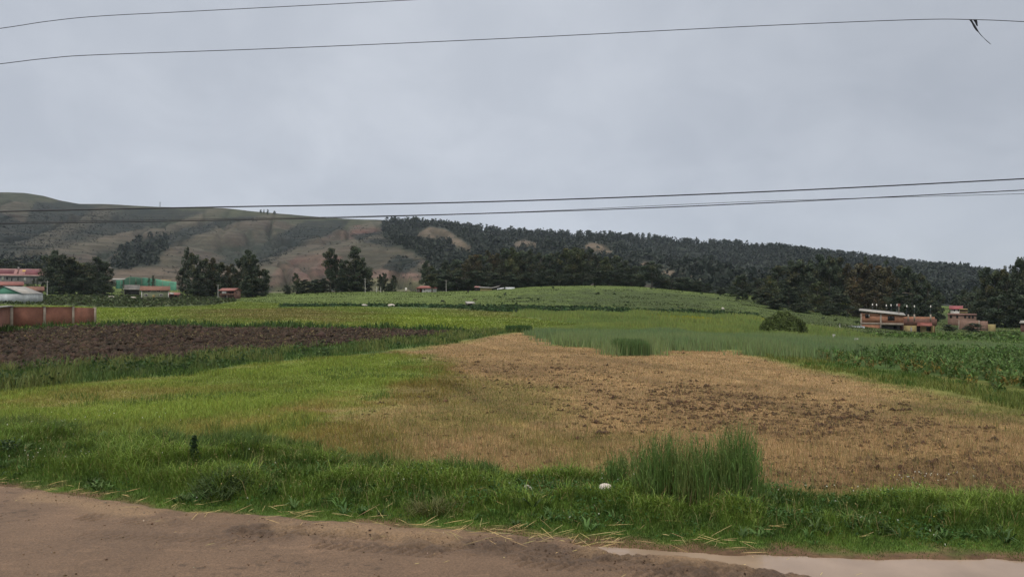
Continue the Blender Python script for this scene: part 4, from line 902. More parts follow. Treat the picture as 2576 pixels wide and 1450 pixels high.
# ------------------------------------------------------------------ trees: trunk and crown prototypes, ten metres tall and about four wide
def tube(pts, rad, n=7):
    pts = [Vector(p) for p in pts]; V = []; f = []
    for k, p in enumerate(pts):
        d = (pts[min(k + 1, len(pts) - 1)] - pts[max(k - 1, 0)]).normalized()
        a = d.orthogonal().normalized(); b = d.cross(a)
        for i in range(n):
            t = TAU * i / n; V.append(p + (a * math.cos(t) + b * math.sin(t)) * rad[k])
    for k in range(len(pts) - 1):
        for i in range(n):
            j = (i + 1) % n; f.append((k * n + i, k * n + j, (k + 1) * n + j, (k + 1) * n + i))
    m = len(pts) - 1
    return np.array(V), np.array(f + [(m * n + i, m * n + (i + 1) % n, m * n + (i + 2) % n, m * n + (i + 2) % n) for i in range(0)] or f)
def tree_meshes(kind, seed):
    r = np.random.default_rng(seed)
    prof = {   # height fraction -> half width in metres (tree ten metres tall)
        'gum':    [(.06, 1.3), (.25, 2.0), (.5, 2.1), (.72, 1.8), (.9, 1.1), (1.0, .35)],
        'tallgum': [(.30, .5), (.45, 1.1), (.62, 1.6), (.8, 1.6), (.93, 1.0), (1.0, .3)],
        'bushy':  [(.04, 1.6), (.2, 2.3), (.45, 2.6), (.7, 2.2), (.9, 1.3), (1.0, .4)],
        'round':  [(.26, 1.8), (.4, 2.9), (.6, 3.2), (.8, 2.6), (.95, 1.4), (1.0, .5)],
        'cypress': [(.03, .5), (.2, .62), (.5, .55), (.8, .35), (1.0, .06)],
        'cone':   [(.05, 1.5), (.3, 1.3), (.6, .85), (.85, .45), (1.0, .08)],
    }[kind]
    nC = {'gum': 54, 'tallgum': 36, 'bushy': 60, 'round': 54, 'cypress': 34, 'cone': 40}[kind]
    per = {'gum': 68, 'tallgum': 60, 'bushy': 80, 'round': 80, 'cypress': 34, 'cone': 36}[kind]
    hs = np.array([p[0] for p in prof]); ws = np.array([p[1] for p in prof])
    wob = [np.array([0, 0, 0.])]
    for k in range(1, 7): wob.append(np.array([r.normal(0, .09) + wob[-1][0], r.normal(0, .09) + wob[-1][1], 9.3 * k / 6]))
    wob = np.array(wob)
    def axis(h): return np.array([np.interp(h * 10, wob[:, 2], wob[:, 0]), np.interp(h * 10, wob[:, 2], wob[:, 1]), h * 10])
    parts = [tube(wob, [.17 - .022 * k for k in range(7)])]
    lo = prof[0][0]; cent = []; rad = []
    lop = r.normal(0, .16, 2)
    # branches carry groups of clumps, so the outline is lobed
    nb = max(6, nC // 4)
    for b in range(nb):
        hb = lo + (1 - lo) * ((b + r.uniform(.1, .9)) / nb) ** .9; wb = np.interp(hb, hs, ws)
        ph = b * 2.4 + r.uniform(-.6, .6); reach = wb * r.uniform(.5, .95)
        root = axis(max(hb - r.uniform(.06, .16), .05)); end = axis(hb) + np.array([math.cos(ph) * reach, math.sin(ph) * reach, 0])
        if kind not in ('cypress',): parts.append(tube([root, (root + end) / 2 + np.array([0, 0, -.05]), end], [.06, .04, .018], 5))
        for q in range(nC // nb + 1):
            t = r.uniform(.35, 1.05); c = root + (end - root) * t + r.normal(0, .34, 3) * (wb * .42 + .1)
            cent.append(c); rad.append((.46 + .34 * r.random()) * (.55 + .25 * wb))
    cent = np.array(cent); rad = np.array(rad)
    global rng
    keep = rng; rng = r
    hz = np.clip(cent[:, 2] / 10, 0, 1)
    tone = np.array([.046, .062, .038]) * r.uniform(.55, 1.6, (len(cent), 1)) * np.where(r.random((len(cent), 1)) < .16, np.array([[1.35, 1.05, .9]]), 1.0)
    v, f, c = leafy(cent, rad, per, .18 if kind != 'cypress' else .11, tone, 1.0 if kind not in ('gum', 'tallgum') else 1.15)
    rng = keep
    sc = 10.0 / np.percentile(v[:, 2], 99.8)
    V = []; Fc = []; off = 0
    for a, b in parts: V.append(a); Fc.append(b + off); off += len(a)
    tm = mesh_obj('trunk', np.concatenate(V), np.concatenate(Fc), M_bark, smooth=True); cm = mesh_obj('crown', v * np.array([1, 1, sc]), f, M_leaf, color=c)
    a, b = tm.data, cm.data; wid = np.percentile(np.abs(v[:, :2]), 96) * 2
    bpy.data.objects.remove(tm); bpy.data.objects.remove(cm)
    return a, b, wid
PROTO = {}
for kd, cnt in (('gum', 4), ('tallgum', 3), ('bushy', 3), ('round', 2), ('cypress', 2), ('cone', 2)):
    PROTO[kd] = [tree_meshes(kd, 900 + 37 * i + 7 * len(PROTO)) for i in range(cnt)]
def tree(px, top, Y, wpx, kind, label, group=None, name=None, tint=(1, 1, 1), base=None, cat='tree', var=None, sink=.15):
    p = at(px, Y) if base is None else base
    p.z -= sink
    h = CZ + (YH - top) * p.y / F - p.z
    tm, cm, wid = random.choice(PROTO[kind]) if var is None else PROTO[kind][var]
    nm = name or {'gum': 'eucalyptus_tree', 'tallgum': 'eucalyptus_tree', 'bushy': 'bushy_tree', 'round': 'round_tree', 'cypress': 'cypress_tree', 'cone': 'conifer_tree'}[kind]
    root = thing(nm, label, cat, p, random.uniform(0, TAU), group)
    root.scale = (wpx * p.y / F / wid, wpx * p.y / F / wid, h / 10)
    for n_, m_ in (('trunk', tm), ('crown', cm)):
        o = bpy.data.objects.new(n_, m_); link(o); o.parent = root; o.color = (*tint, 1)
    return root
def ordinal(k): return ['first', 'second', 'third', 'fourth', 'fifth', 'sixth', 'seventh', 'eighth', 'ninth', 'tenth', 'eleventh', 'twelfth', 'thirteenth', 'fourteenth', 'fifteenth', 'sixteenth', 'seventeenth', 'eighteenth', 'nineteenth', 'twentieth', 'twenty-first', 'twenty-second', 'twenty-third', 'twenty-fourth', 'twenty-fifth', 'twenty-sixth', 'twenty-seventh', 'twenty-eighth', 'twenty-ninth', 'thirtieth', 'thirty-first', 'thirty-second'][k]
def grove(rows, desc, where, group):
    """rows: (px, top px, distance, width px, kind, tint); each label counts along the grove"""
    rows = sorted(rows, key=lambda r: r[0])
    for k, (px, top, Y, w, kind, tint) in enumerate(rows):
        tree(px, top, Y, w, kind, f'{ordinal(k)} {desc} from the left {where}', group, tint=tint)
D = (1, 1, 1); BR = (1.35, .95, .85); OL = (1.25, 1.15, .9); BK = (.92, .98, .98)
grove([(133, 630, 318, 44, 'gum', D), (158, 640, 326, 40, 'tallgum', D), (176, 652, 330, 44, 'bushy', BK), (198, 657, 335, 42, 'gum', OL), (122, 668, 322, 34, 'bushy', BK), (222, 664, 334, 40, 'gum', OL), (246, 646, 326, 44, 'gum', D), (264, 662, 330, 34, 'gum', D), (210, 690, 322, 46, 'bushy', BK), (150, 690, 316, 44, 'bushy', BK), (255, 695, 320, 40, 'bushy', BK)],
      'dark eucalyptus', 'in the leftmost grove beside the greenhouse', 'trees of the left grove')
grove([(472, 622, 335, 22, 'tallgum', D), (488, 636, 326, 36, 'gum', D), (512, 650, 330, 36, 'gum', D), (533, 648, 335, 36, 'gum', BR), (556, 660, 330, 38, 'gum', D), (582, 664, 336, 34, 'bushy', BR), (604, 648, 330, 34, 'gum', D), (622, 628, 326, 38, 'gum', D), (642, 652, 330, 38, 'gum', D), (662, 676, 330, 32, 'gum', D), (498, 690, 322, 46, 'bushy', BK), (545, 695, 334, 46, 'bushy', BK), (636, 690, 322, 48, 'bushy', BK), (460, 672, 332, 26, 'gum', BK), (590, 700, 338, 40, 'bushy', BK)],
      'dark eucalyptus', 'in the grove around the small brick house', 'trees of the second grove')
grove([(745, 686, 338, 18, 'gum', D), (768, 703, 340, 36, 'bushy', BK), (796, 702, 342, 40, 'bushy', BK), (830, 624, 345, 30, 'tallgum', D), (846, 640, 350, 32, 'gum', D), (868, 655, 345, 32, 'gum', BK), (894, 619, 348, 40, 'gum', D), (908, 648, 345, 40, 'gum', D), (924, 672, 346, 32, 'gum', D), (860, 690, 342, 44, 'bushy', BK), (815, 700, 344, 36, 'bushy', BK), (895, 690, 342, 50, 'bushy', BK)],
      'tall eucalyptus', 'in the grove before the red landslip', 'trees of the third grove')
grove([(957, 690, 372, 16, 'gum', D), (967, 686, 375, 16, 'gum', D), (990, 692, 370, 16, 'gum', D), (980, 712, 372, 22, 'bushy', BK)],
      'slim young eucalyptus', 'left of the white farmhouse', 'young trees by the white house')
_c = []
for px, top, w in [(1070, 655, 30), (1082, 668, 34), (1100, 680, 34), (1122, 655, 36), (1148, 652, 38), (1172, 652, 36), (1190, 640, 38), (1212, 640, 38), (1232, 630, 40), (1254, 637, 36), (1272, 624, 38), (1292, 622, 38), (1314, 630, 38), (1334, 628, 38), (1358, 636, 38), (1380, 637, 38), (1402, 634, 38), (1424, 624, 40), (1446, 622, 40), (1466, 626, 38), (1484, 626, 34), (1502, 642, 36), (1522, 646, 38), (1546, 642, 38), (1570, 655, 40), (1592, 668, 34)]:
    t = BR if px in (1172, 1190, 1232, 1254) else (OL if px in (1292, 1424, 1446, 1522) else (D if random.random() < .6 else BK))
    _c.append((px, top, random.uniform(378, 405), w * 1.05, random.choice(['gum', 'gum', 'bushy', 'gum']), t))
grove(_c, 'dark eucalyptus', 'in the long belt along the rise', 'trees of the long central belt')
_u = [(px, random.uniform(676, 690), random.uniform(372, 380), 52, 'bushy', BK) for px in (1112, 1150, 1195, 1240, 1285, 1330, 1375, 1420, 1465, 1508, 1550, 1588)]
grove(_u, 'low bushy tree', 'under the central belt', 'understorey trees of the central belt')
tree(1640, 658, 360, 62, 'round', 'broad round crowned tree standing apart at the right end of the belt', var=0, tint=BK)
grove([(1612, 690, 366, 30, 'bushy', D), (1672, 694, 362, 26, 'bushy', OL), (1690, 700, 358, 24, 'cone', D), (1706, 698, 356, 22, 'cone', D), (1722, 696, 354, 40, 'bushy', BK), (1755, 704, 352, 30, 'bushy', BK), (1782, 712, 350, 26, 'bushy', BK), (1660, 706, 364, 40, 'bushy', BK), (1740, 712, 350, 34, 'bushy', BK), (1815, 722, 345, 30, 'bushy', BK), (1838, 718, 338, 28, 'bushy', BK)],
      'small dark tree', 'just right of the round crowned tree', 'small trees on the slope')
_r = [(1868, 690, 305, 44, 'bushy', BK), (1905, 698, 300, 36, 'gum', D), (1932, 692, 285, 42, 'round', OL), (1960, 668, 300, 44, 'gum', D), (1985, 655, 305, 46, 'gum', D), (2012, 652, 300, 46, 'gum', D), (2038, 655, 296, 46, 'bushy', D), (2062, 640, 300, 44, 'gum', BK), (2084, 644, 298, 42, 'bushy', D), (2104, 648, 302, 44, 'gum', D), (2132, 664, 300, 46, 'gum', BR), (2160, 662, 305, 44, 'gum', BR), (2182, 664, 300, 42, 'gum', BR), (2176, 645, 310, 22, 'cone', D), (2208, 668, 300, 46, 'gum', BR), (2236, 672, 296, 44, 'bushy', BR), (2226, 652, 310, 24, 'cone', D), (2262, 668, 300, 44, 'gum', D), (2288, 670, 298, 44, 'gum', D), (2312, 688, 296, 40, 'bushy', D), (2334, 712, 292, 36, 'bushy', BK), (2358, 728, 290, 34, 'bushy', BK)]
grove(_r, 'dark tree', 'in the back row above the brick house', 'trees of the right wood')
grove([(1945, 752, 250, 42, 'bushy', BK), (2000, 762, 250, 34, 'bushy', BK), (2058, 708, 268, 48, 'bushy', OL), (2022, 760, 245, 40, 'bushy', BK), (2110, 735, 262, 52, 'bushy', D), (2150, 712, 268, 46, 'bushy', BR), (2200, 730, 265, 54, 'bushy', BR), (2250, 735, 262, 52, 'bushy', BK), (2300, 742, 262, 50, 'bushy', BK), (1925, 722, 280, 50, 'bushy', D), (1985, 715, 285, 56, 'bushy', BK), (2345, 752, 258, 38, 'bushy', BK), (2082, 768, 252, 36, 'bushy', BK)],
      'bushy dark tree', 'in the front row above the brick house', 'front trees of the right wood')
grove([(2425, 728, 320, 44, 'bushy', BK), (2455, 722, 300, 50, 'bushy', D), (2486, 672, 262, 48, 'bushy', D), (2512, 678, 258, 44, 'gum', OL), (2536, 684, 255, 40, 'gum', D), (2528, 668, 262, 12, 'cypress', D), (2558, 655, 250, 40, 'gum', D), (2580, 640, 248, 44, 'gum', D), (2470, 745, 258, 54, 'bushy', BK), (2515, 742, 246, 60, 'bushy', BK), (2556, 738, 244, 60, 'bushy', BK), (2600, 650, 246, 60, 'gum', BK), (2408, 752, 310, 34, 'bushy', BK)],
      'dark tree', 'in the grove at the right edge of the photo', 'trees at the right edge')
grove([(8, 652, 488, 50, 'bushy', D), (40, 657, 492, 44, 'bushy', D), (70, 660, 495, 46, 'bushy', BK), (98, 656, 490, 40, 'bushy', D)],
      'low dark tree', 'behind the red roofed hall', 'trees behind the red hall')
for px, top, lab in [(80, 704, 'small dark cypress between the red hall and the pole, the left one'), (86, 702, 'small dark cypress between the red hall and the pole, the middle one'), (93, 705, 'small dark cypress between the red hall and the pole, the right one')]:
    tree(px, top, 360, 7, 'cypress', lab, 'cypresses by the red hall', tint=BK)
tree(70, 714, 355, 34, 'bushy', 'round green shrub tree beside the red roofed hall', tint=(1.1, 1.3, 1))
for px, top, w, lab in [(578 * .6446, 698, 8, 'slim dark cypress before the pale green netting'), (592 * .6446, 692, 9, 'tall twin cypress behind the green house, left stem'), (602 * .6446, 692, 9, 'tall twin cypress behind the green house, right stem'), (527 * .6446, 708, 8, 'short dark cypress before the dark green netting'), (476 * .6446, 704, 8, 'short cypress at the left end of the green netting')]:
    tree(px, top, 360, w, 'cypress', lab, 'cypresses before the green netting', tint=BK)
grove([(720, 715, 352, 16, 'bushy', BK), (728, 722, 352, 12, 'bushy', BK)], 'squat dark bush', 'on the grass right of the brick house grove', 'squat bushes on the rise')
tree(2388, 815, 200, 30, 'bushy', 'round dark bush between the brick house and the pink wall', name='bush', cat='bush', tint=BK)
tree(2445, 812, 204, 40, 'bushy', 'low dark shrub growing against the pink wall', name='bush', cat='bush', tint=BK)
def willow(px, base_py, top_py, wpx, Y):
    b = at(px, Y); h = (base_py - top_py) * Y / F; w = wpx * Y / F / 2
    root = thing('willow_bush', 'wide low weeping willow bush alone in the green grain field', 'bush', b)
    n = 900; ph = rng.uniform(0, TAU, n); rr = np.sqrt(rng.random(n)); V = []; 
    lobes = .84 + .20 * np.sin(ph * 3 + .6) + .14 * np.sin(ph * 5 + 2) + .08 * np.sin(ph * 11)
    x0 = np.cos(ph) * rr * w * .86 * lobes; y0 = np.sin(ph) * rr * w * .8 * lobes; z0 = h * (1.0 - .45 * (rr ** 5)) * (.72 + .44 * fbm(x0 / 1.1, y0 / 1.1, 7, 2))
    k = 15; t = np.linspace(0, 1, k)
    out = (.10 + .12 * rng.random(n)) * w
    cx = x0[:, None] + np.cos(ph)[:, None] * out[:, None] * t; cy = y0[:, None] + np.sin(ph)[:, None] * out[:, None] * t
    fall = np.where(rr > .55, z0 * rng.uniform(.55, 1.0, n), h * .3)
    cz = np.maximum(z0[:, None] - fall[:, None] * t ** 1.4, .05)
    cent = np.column_stack([cx.ravel(), cy.ravel(), cz.ravel()])
    cols = np.repeat(np.array([.085, .115, .036]) * (.45 + 1.1 * fbm(x0 / .7, y0 / .7 + z0, 17, 2))[:, None] * rng.uniform(.7, 1.35, (n, 1)), k, 0)
    v, f, c = leafy(cent, np.full(len(cent), .2), 3, .13, cols, 1.2)
    o = mesh_obj('crown', v, f, M_leaf, root, color=c)
    parts = [tube([(0, 0, -.2), (.1, 0, h * .4), (0, .1, h * .7)], [.28, .2, .1])]
    for i in range(6):
        a = i * 1.05; parts.append(tube([(.05, 0, h * .3), (math.cos(a) * w * .3, math.sin(a) * w * .3, h * .65), (math.cos(a) * w * .6, math.sin(a) * w * .6, h * .8)], [.12, .08, .03], 5))
    vv, ff, _ = merge([(a, b, np.zeros((len(a), 3))) for a, b in parts]); mesh_obj('trunk', vv, ff, M_bark, root, smooth=True)
willow(1972, 841, 789, 106, float(P(1972, 842)[1]))
# trees along the skyline of the wooded ridge
def skyline():
    spots = [(656, 6, 5), (664, 7, 5), (673, 8, 5), (690, 6, 6)]
    q = 985
    while q < 2470:
        dense = 1.0 if q < 1215 or 1290 < q < 1440 or 1520 < q < 1600 or q > 2010 else .6
        if 1430 < q < 1452 or 1600 < q < 1612 or 1640 < q < 1650 or 1762 < q < 1790 or 1865 < q < 1990: dense = .14
        big = 20 if 1200 < q < 1290 else (15 if q < 1200 or 1450 < q < 1545 else (14 if q < 2000 else 11))
        if random.random() < dense: spots.append((q, big * random.uniform(.55, 1.1), random.uniform(9, 15)))
        q += random.uniform(4.5, 9)
    for px, hp, w in spots:
        yc = np.interp(px, [a[0] for a in _crest], [a[1] for a in _crest]); Y = 1664 + random.uniform(-14, 6)
        b = hill_at(px, Y); b.y = Y
        lab = 'small lone dark tree standing on the bare grassy skyline' if px < 800 else 'small dark tree standing along the skyline of the wooded ridge'
        tree(px, yc - hp, Y, w, random.choice(['gum', 'bushy', 'gum', 'cone', 'tallgum'] if px > 800 else ['bushy', 'cone']), lab, 'trees on the bare skyline' if px < 800 else 'trees along the wooded skyline', tint=BK, base=b, sink=1.0)
skyline()
# ------------------------------------------------------------------ buildings and other built things
M_roofbrown = mat_plain('clay_tile', (.17, .085, .06), .85, 1.2, .3)
M_roofred = mat_plain('red_sheet', (.23, .085, .07), .6, .8, .25)
M_pink = mat_plain('pink_sheet', (.27, .135, .13), .6, .35, .22)
M_maroon = mat_plain('maroon_paint', (.125, .026, .038), .6, .4, .25)
M_redroof = mat_plain('bright_red_sheet', (.24, .055, .062), .6, .8, .2)
M_yellow = mat_plain('yellow_paint', (.45, .28, .06), .6, 1, .2)
M_white = mat_plain('whitewash', (.60, .58, .54), .8, 1.5, .15)
M_sheet = mat_plain('pale_roof_sheet', (.28, .27, .25), .55, .8, .3)
M_plastic = mat_plain('greenhouse_plastic', (.40, .43, .44), .4, .7, .25)
M_net = mat_plain('green_net', (.045, .145, .098), .8, .5, .25)
M_netpale = mat_plain('pale_green_net', (.085, .24, .165), .8, .4, .25)
M_netdark = mat_plain('dark_green_net', (.030, .085, .055), .8, .5, .25)
M_conc = mat_plain('concrete', (.27, .225, .185), .9, 2.0, .25)
M_grey = mat_plain('grey_wall', (.21, .20, .195), .9, .7, .35)
M_greenwall = mat_plain('greenish_plaster', (.19, .21, .13), .9, 1.2, .2)
M_ochre = mat_plain('ochre_plaster', (.27, .22, .10), .9, 1.0, .25)
M_glass = mat_plain('dark_opening', (.012, .012, .013), .35, 2, .2, bump=0)
M_dark = mat_plain('dark_recess', (.030, .028, .026), .9, 2, .3)
M_wood = mat_plain('grey_wood', (.22, .19, .16), .9, 4, .3)
M_pole = mat_plain('pole_concrete', (.42, .41, .39), .85, 2, .15)
M_steel = mat_plain('galvanised', (.24, .27, .30), .5, 1.2, .3, metal=.2)
M_door = mat_plain('red_brown_door', (.085, .028, .022), .7, 2, .2)
M_brick = mat_brick('red_brick', (.33, .145, .082), (.27, .112, .062), (.28, .18, .12))
M_brickdull = mat_brick('dull_brick', (.17, .075, .055), (.13, .055, .042), (.17, .12, .10))
M_brickpink = mat_brick('pinkish_brick', (.21, .118, .086), (.18, .10, .075), (.21, .16, .13))
M_cable = mat_plain('cable_rubber', (.022, .024, .030), .6, 8, .2, bump=0)
M_cow = mat_plain('black_hide', (.012, .011, .011), .7, 3, .3)
M_cowbrown = mat_plain('dark_brown_hide', (.030, .020, .015), .7, 3, .3)
def box(x0, y0, z0, x1, y1, z1):
    v = [(x0, y0, z0), (x1, y0, z0), (x1, y1, z0), (x0, y1, z0), (x0, y0, z1), (x1, y0, z1), (x1, y1, z1), (x0, y1, z1)]
    return np.array(v, float), np.array([(0, 3, 2, 1), (4, 5, 6, 7), (0, 1, 5, 4), (1, 2, 6, 5), (2, 3, 7, 6), (3, 0, 4, 7)])
def slab(q, t):
    """four corners (counter-clockwise from above), thickness t downwards"""
    q = np.array(q, float); v = np.concatenate([q - np.array([0, 0, t]), q])
    return v, np.array([(0, 3, 2, 1), (4, 5, 6, 7), (0, 1, 5, 4), (1, 2, 6, 5), (2, 3, 7, 6), (3, 0, 4, 7)])
def prism(prof, y0, y1):
    """outline in x,z pushed from y0 to y1"""
    n = len(prof); v = [(x, y0, z) for x, z in prof] + [(x, y1, z) for x, z in prof]
    f = [np.array([list(range(n))]), np.array([list(range(2 * n - 1, n - 1, -1))]), np.array([(i, i + n, (i + 1) % n + n, (i + 1) % n) for i in range(n)])]
    return np.array(v, float), f
def part(name, shapes, mat, parent, label=None):
    v, f, _ = merge([(a, b, np.zeros((len(a), 3))) for a, b in shapes])
    o = mesh_obj(name, v, f, mat, parent)
    if label: o['label'] = label
    return o
def corrug(x0, x1, y0, z0, z1, pitch=.35, depth=.04, t=.01):
    n = max(4, int((x1 - x0) / pitch) * 4); xs = np.linspace(x0, x1, n); ys = y0 + depth * np.sin(xs / pitch * TAU)
    v = np.concatenate([np.column_stack([xs, ys, np.full(n, z0)]), np.column_stack([xs, ys, np.full(n, z1)]), np.column_stack([xs, ys + t, np.full(n, z0)]), np.column_stack([xs, ys + t, np.full(n, z1)])])
    i = np.arange(n - 1)
    f = np.concatenate([np.stack([i, i + 1, i + 1 + n, i + n], 1), np.stack([i + 2 * n + 1, i + 2 * n, i + 3 * n, i + 3 * n + 1], 1), np.stack([i + n, i + n + 1, i + 3 * n + 1, i + 3 * n], 1)])
    return v, f
class Site:
    """a building's frame: local x along the facade, z up, sized from the picture at its own distance"""
    def __init__(s, name, label, cat, px, base, Y=None, rz=None, group=None):
        s.Y = Y or P(px, base)[1]; s.px = px; s.S = s.Y / F; u = (px - CX) / F
        if rz is None: rz = -math.atan(u)
        s.k = s.S / (math.cos(rz) - u * math.sin(rz))
        p = at(px, s.Y); s.z0 = CZ + (YH - base) * s.S if Y else p.z
        p.z = s.z0; s.root = thing(name, label, cat, p, rz, group)
    def x(s, px): return (px - s.px) * s.k
    def z(s, py): return CZ + (YH - py) * s.S - s.z0
    def window(s, x0, x1, z0, z1, y, frame=M_white, fw=.10):
        w = part('window', [box(x0 - fw, y - .05, z0 - fw, x0, y + .05, z1 + fw), box(x1, y - .05, z0 - fw, x1 + fw, y + .05, z1 + fw), box(x0, y - .05, z0 - fw, x1, y + .05, z0), box(x0, y - .05, z1, x1, y + .05, z1 + fw), box((x0 + x1) / 2 - .03, y - .045, z0, (x0 + x1) / 2 + .03, y + .04, z1)], frame, s.root)
        part('pane', [box(x0 + .004, y - .03, z0 + .004, (x0 + x1) / 2 - .034, y + .03, z1 - .004), box((x0 + x1) / 2 + .034, y - .03, z0 + .004, x1 - .004, y + .03, z1 - .004)], M_glass, w)
    def opening(s, x0, x1, z0, z1, y, name='window', mat=M_glass): return part(name, [box(x0, y - .04, z0, x1, y + .04, z1)], mat, s.root)
def gable(x0, x1, y0, y1, ze, zr, ov=.4, t=.12):
    ym = (y0 + y1) / 2
    sl = (zr - ze) / (ym - y0); a = ov * sl
    return [slab([(x0 - ov, y0 - ov, ze - a), (x1 + ov, y0 - ov, ze - a), (x1 + ov, ym, zr), (x0 - ov, ym, zr)], t), slab([(x0 - ov, ym + .003, zr), (x1 + ov, ym + .003, zr), (x1 + ov, y1 + ov, ze - a), (x0 - ov, y1 + ov, ze - a)], t)]
def gable_ends(x0, x1, y0, y1, ze, zr, t=.2):
    ym = (y0 + y1) / 2; out = []
    for xx in (x0, x1 - t):
        v = np.array([(xx, y0, ze), (xx, y1, ze), (xx, ym, zr - .14), (xx + t, y0, ze), (xx + t, y1, ze), (xx + t, ym, zr - .14)], float)
        out.append((v, [np.array([(0, 2, 1), (3, 4, 5)]), np.array([(0, 1, 4, 3), (1, 2, 5, 4), (2, 0, 3, 5)])]))
    return out
M_brickred = mat_brick('weathered_red_brick', (.205, .078, .050), (.165, .060, .040), (.19, .10, .070))
def brick_wall():
    a = np.array(P(27, 823)); b = np.array(P(238, 811)); L = P(-140, 868)
    z0 = float(G(a[0], a[1])); root = thing('brick_wall', 'long red brick enclosure wall with concrete columns beside the ploughed field', 'wall', (a[0], a[1], z0))
    d = b - a
    def oslab(p, q, zb, zp, zq, t):
        p = np.array(p, float) - a; q = np.array(q, float) - a; e = (q - p) / np.hypot(*(q - p)); n = np.array([-e[1], e[0]]) * t / 2
        c = [p - n, q - n, q + n, p + n]; h = [zp, zq, zq, zp]
        v = np.array([(*k, zb) for k in c] + [(*k, m) for k, m in zip(c, h)]); return v, np.array([(0, 3, 2, 1), (4, 5, 6, 7), (0, 1, 5, 4), (1, 2, 6, 5), (2, 3, 7, 6), (3, 0, 4, 7)])
    def top(px, py, Y): return CZ + (YH - py) * Y / F - z0
    ts = [(27 - 27) / 211, (105 - 27) / 211, (178 - 27) / 211, 1.0]; pts = [a + d * t for t in ts]
    tp = [top(27, 769.5, a[1]), top(105, 769.5, pts[1][1]), top(178, 769.5, pts[2][1]), top(238, 772, b[1])]
    # outer wall, seen from the field
    e = d / np.hypot(*d)
    part('wall_panel', [oslab(np.array(L), a - np.array([.1, .05]), -1.2, tp[0] - .08, tp[0] - .08, .16)], M_brickred, root)
    for i in range(3):
        part('wall_panel', [oslab(pts[i] + e * .16, pts[i + 1] - e * .16, -.8, tp[i] - (.08 if i < 2 else .16), tp[i + 1] - (.08 if i < 2 else .10), .16)], M_brickred, root)
    for i in range(4):
        part('column', [oslab(pts[i] - e * (.155 if i else .30), pts[i] + e * (.155 if i else .20), -.8, tp[i] - .02, tp[i] - .02, .26)], M_conc, root)
    n = np.array([-e[1], e[0]])
    v, f = oslab(pts[0] - e * .3 + n * .1, pts[2] + e * .3 + n * .1, tp[0], tp[0] + .07, tp[2] + .10, .7); part('roof_sheet', [(v, f)], M_sheet, root)
    g = (np.array(L) - a) / np.hypot(*(np.array(L) - a))
    part('roof_sheet', [oslab(np.array(L), a + g * .35, tp[0], tp[0] + .10, tp[0] + .10, .8)], M_sheet, root)
brick_wall()
def greenhouse():
    Y = 180.0; p = at(57.3, Y); S = Y / F; zb = CZ + (YH - 758) * S
    r = thing('greenhouse', 'white plastic greenhouse with pitched roof at the left edge', 'greenhouse', (p.x, p.y, zb), .118)
    e, a, w, L = 1.85, 3.75, 8.6, 9.5
    part('end_wall', [prism([(0, -.6), (0, e), (-w, e), (-w, -.6)], 0, .05)], M_plastic, r)
    part('gable_net', [prism([(-.1, e + .01), (-w / 2, a - .1), (-w + .1, e + .01)], .02, .06)], M_netpale, r)
    part('side_wall', [box(.002, .06, -.6, .05, L, e), *[box(-.03, y, -.6, .08, y + .06, e) for y in (2.4, 4.7, 7.1)]], M_plastic, r)
    part('side_wall', [box(-w - .05, .06, -.6, -w, L, e)], M_plastic, r)
    part('end_wall', [prism([(0, -.6), (0, e), (-w / 2, a - .1), (-w, e), (-w, -.6)], L - .05, L)], M_plastic, r)
    part('roof', [slab([(.15, -.2, e + .02), (.15, L + .2, e + .02), (-w / 2, L + .2, a), (-w / 2, -.2, a)], .05), slab([(-w / 2 - .004, -.2, a), (-w / 2 - .004, L + .2, a), (-w - .15, L + .2, e + .02), (-w - .15, -.2, e + .02)], .05)], M_sheet, r)
    part('edge_bar', [tube([(.16, -.22, e + .03), (-w / 2, -.22, a + .02)], [.06, .06], 5), tube([(.16, -.22, e + .03), (.16, L + .22, e + .03)], [.05, .05], 5)], M_steel, r)
greenhouse()
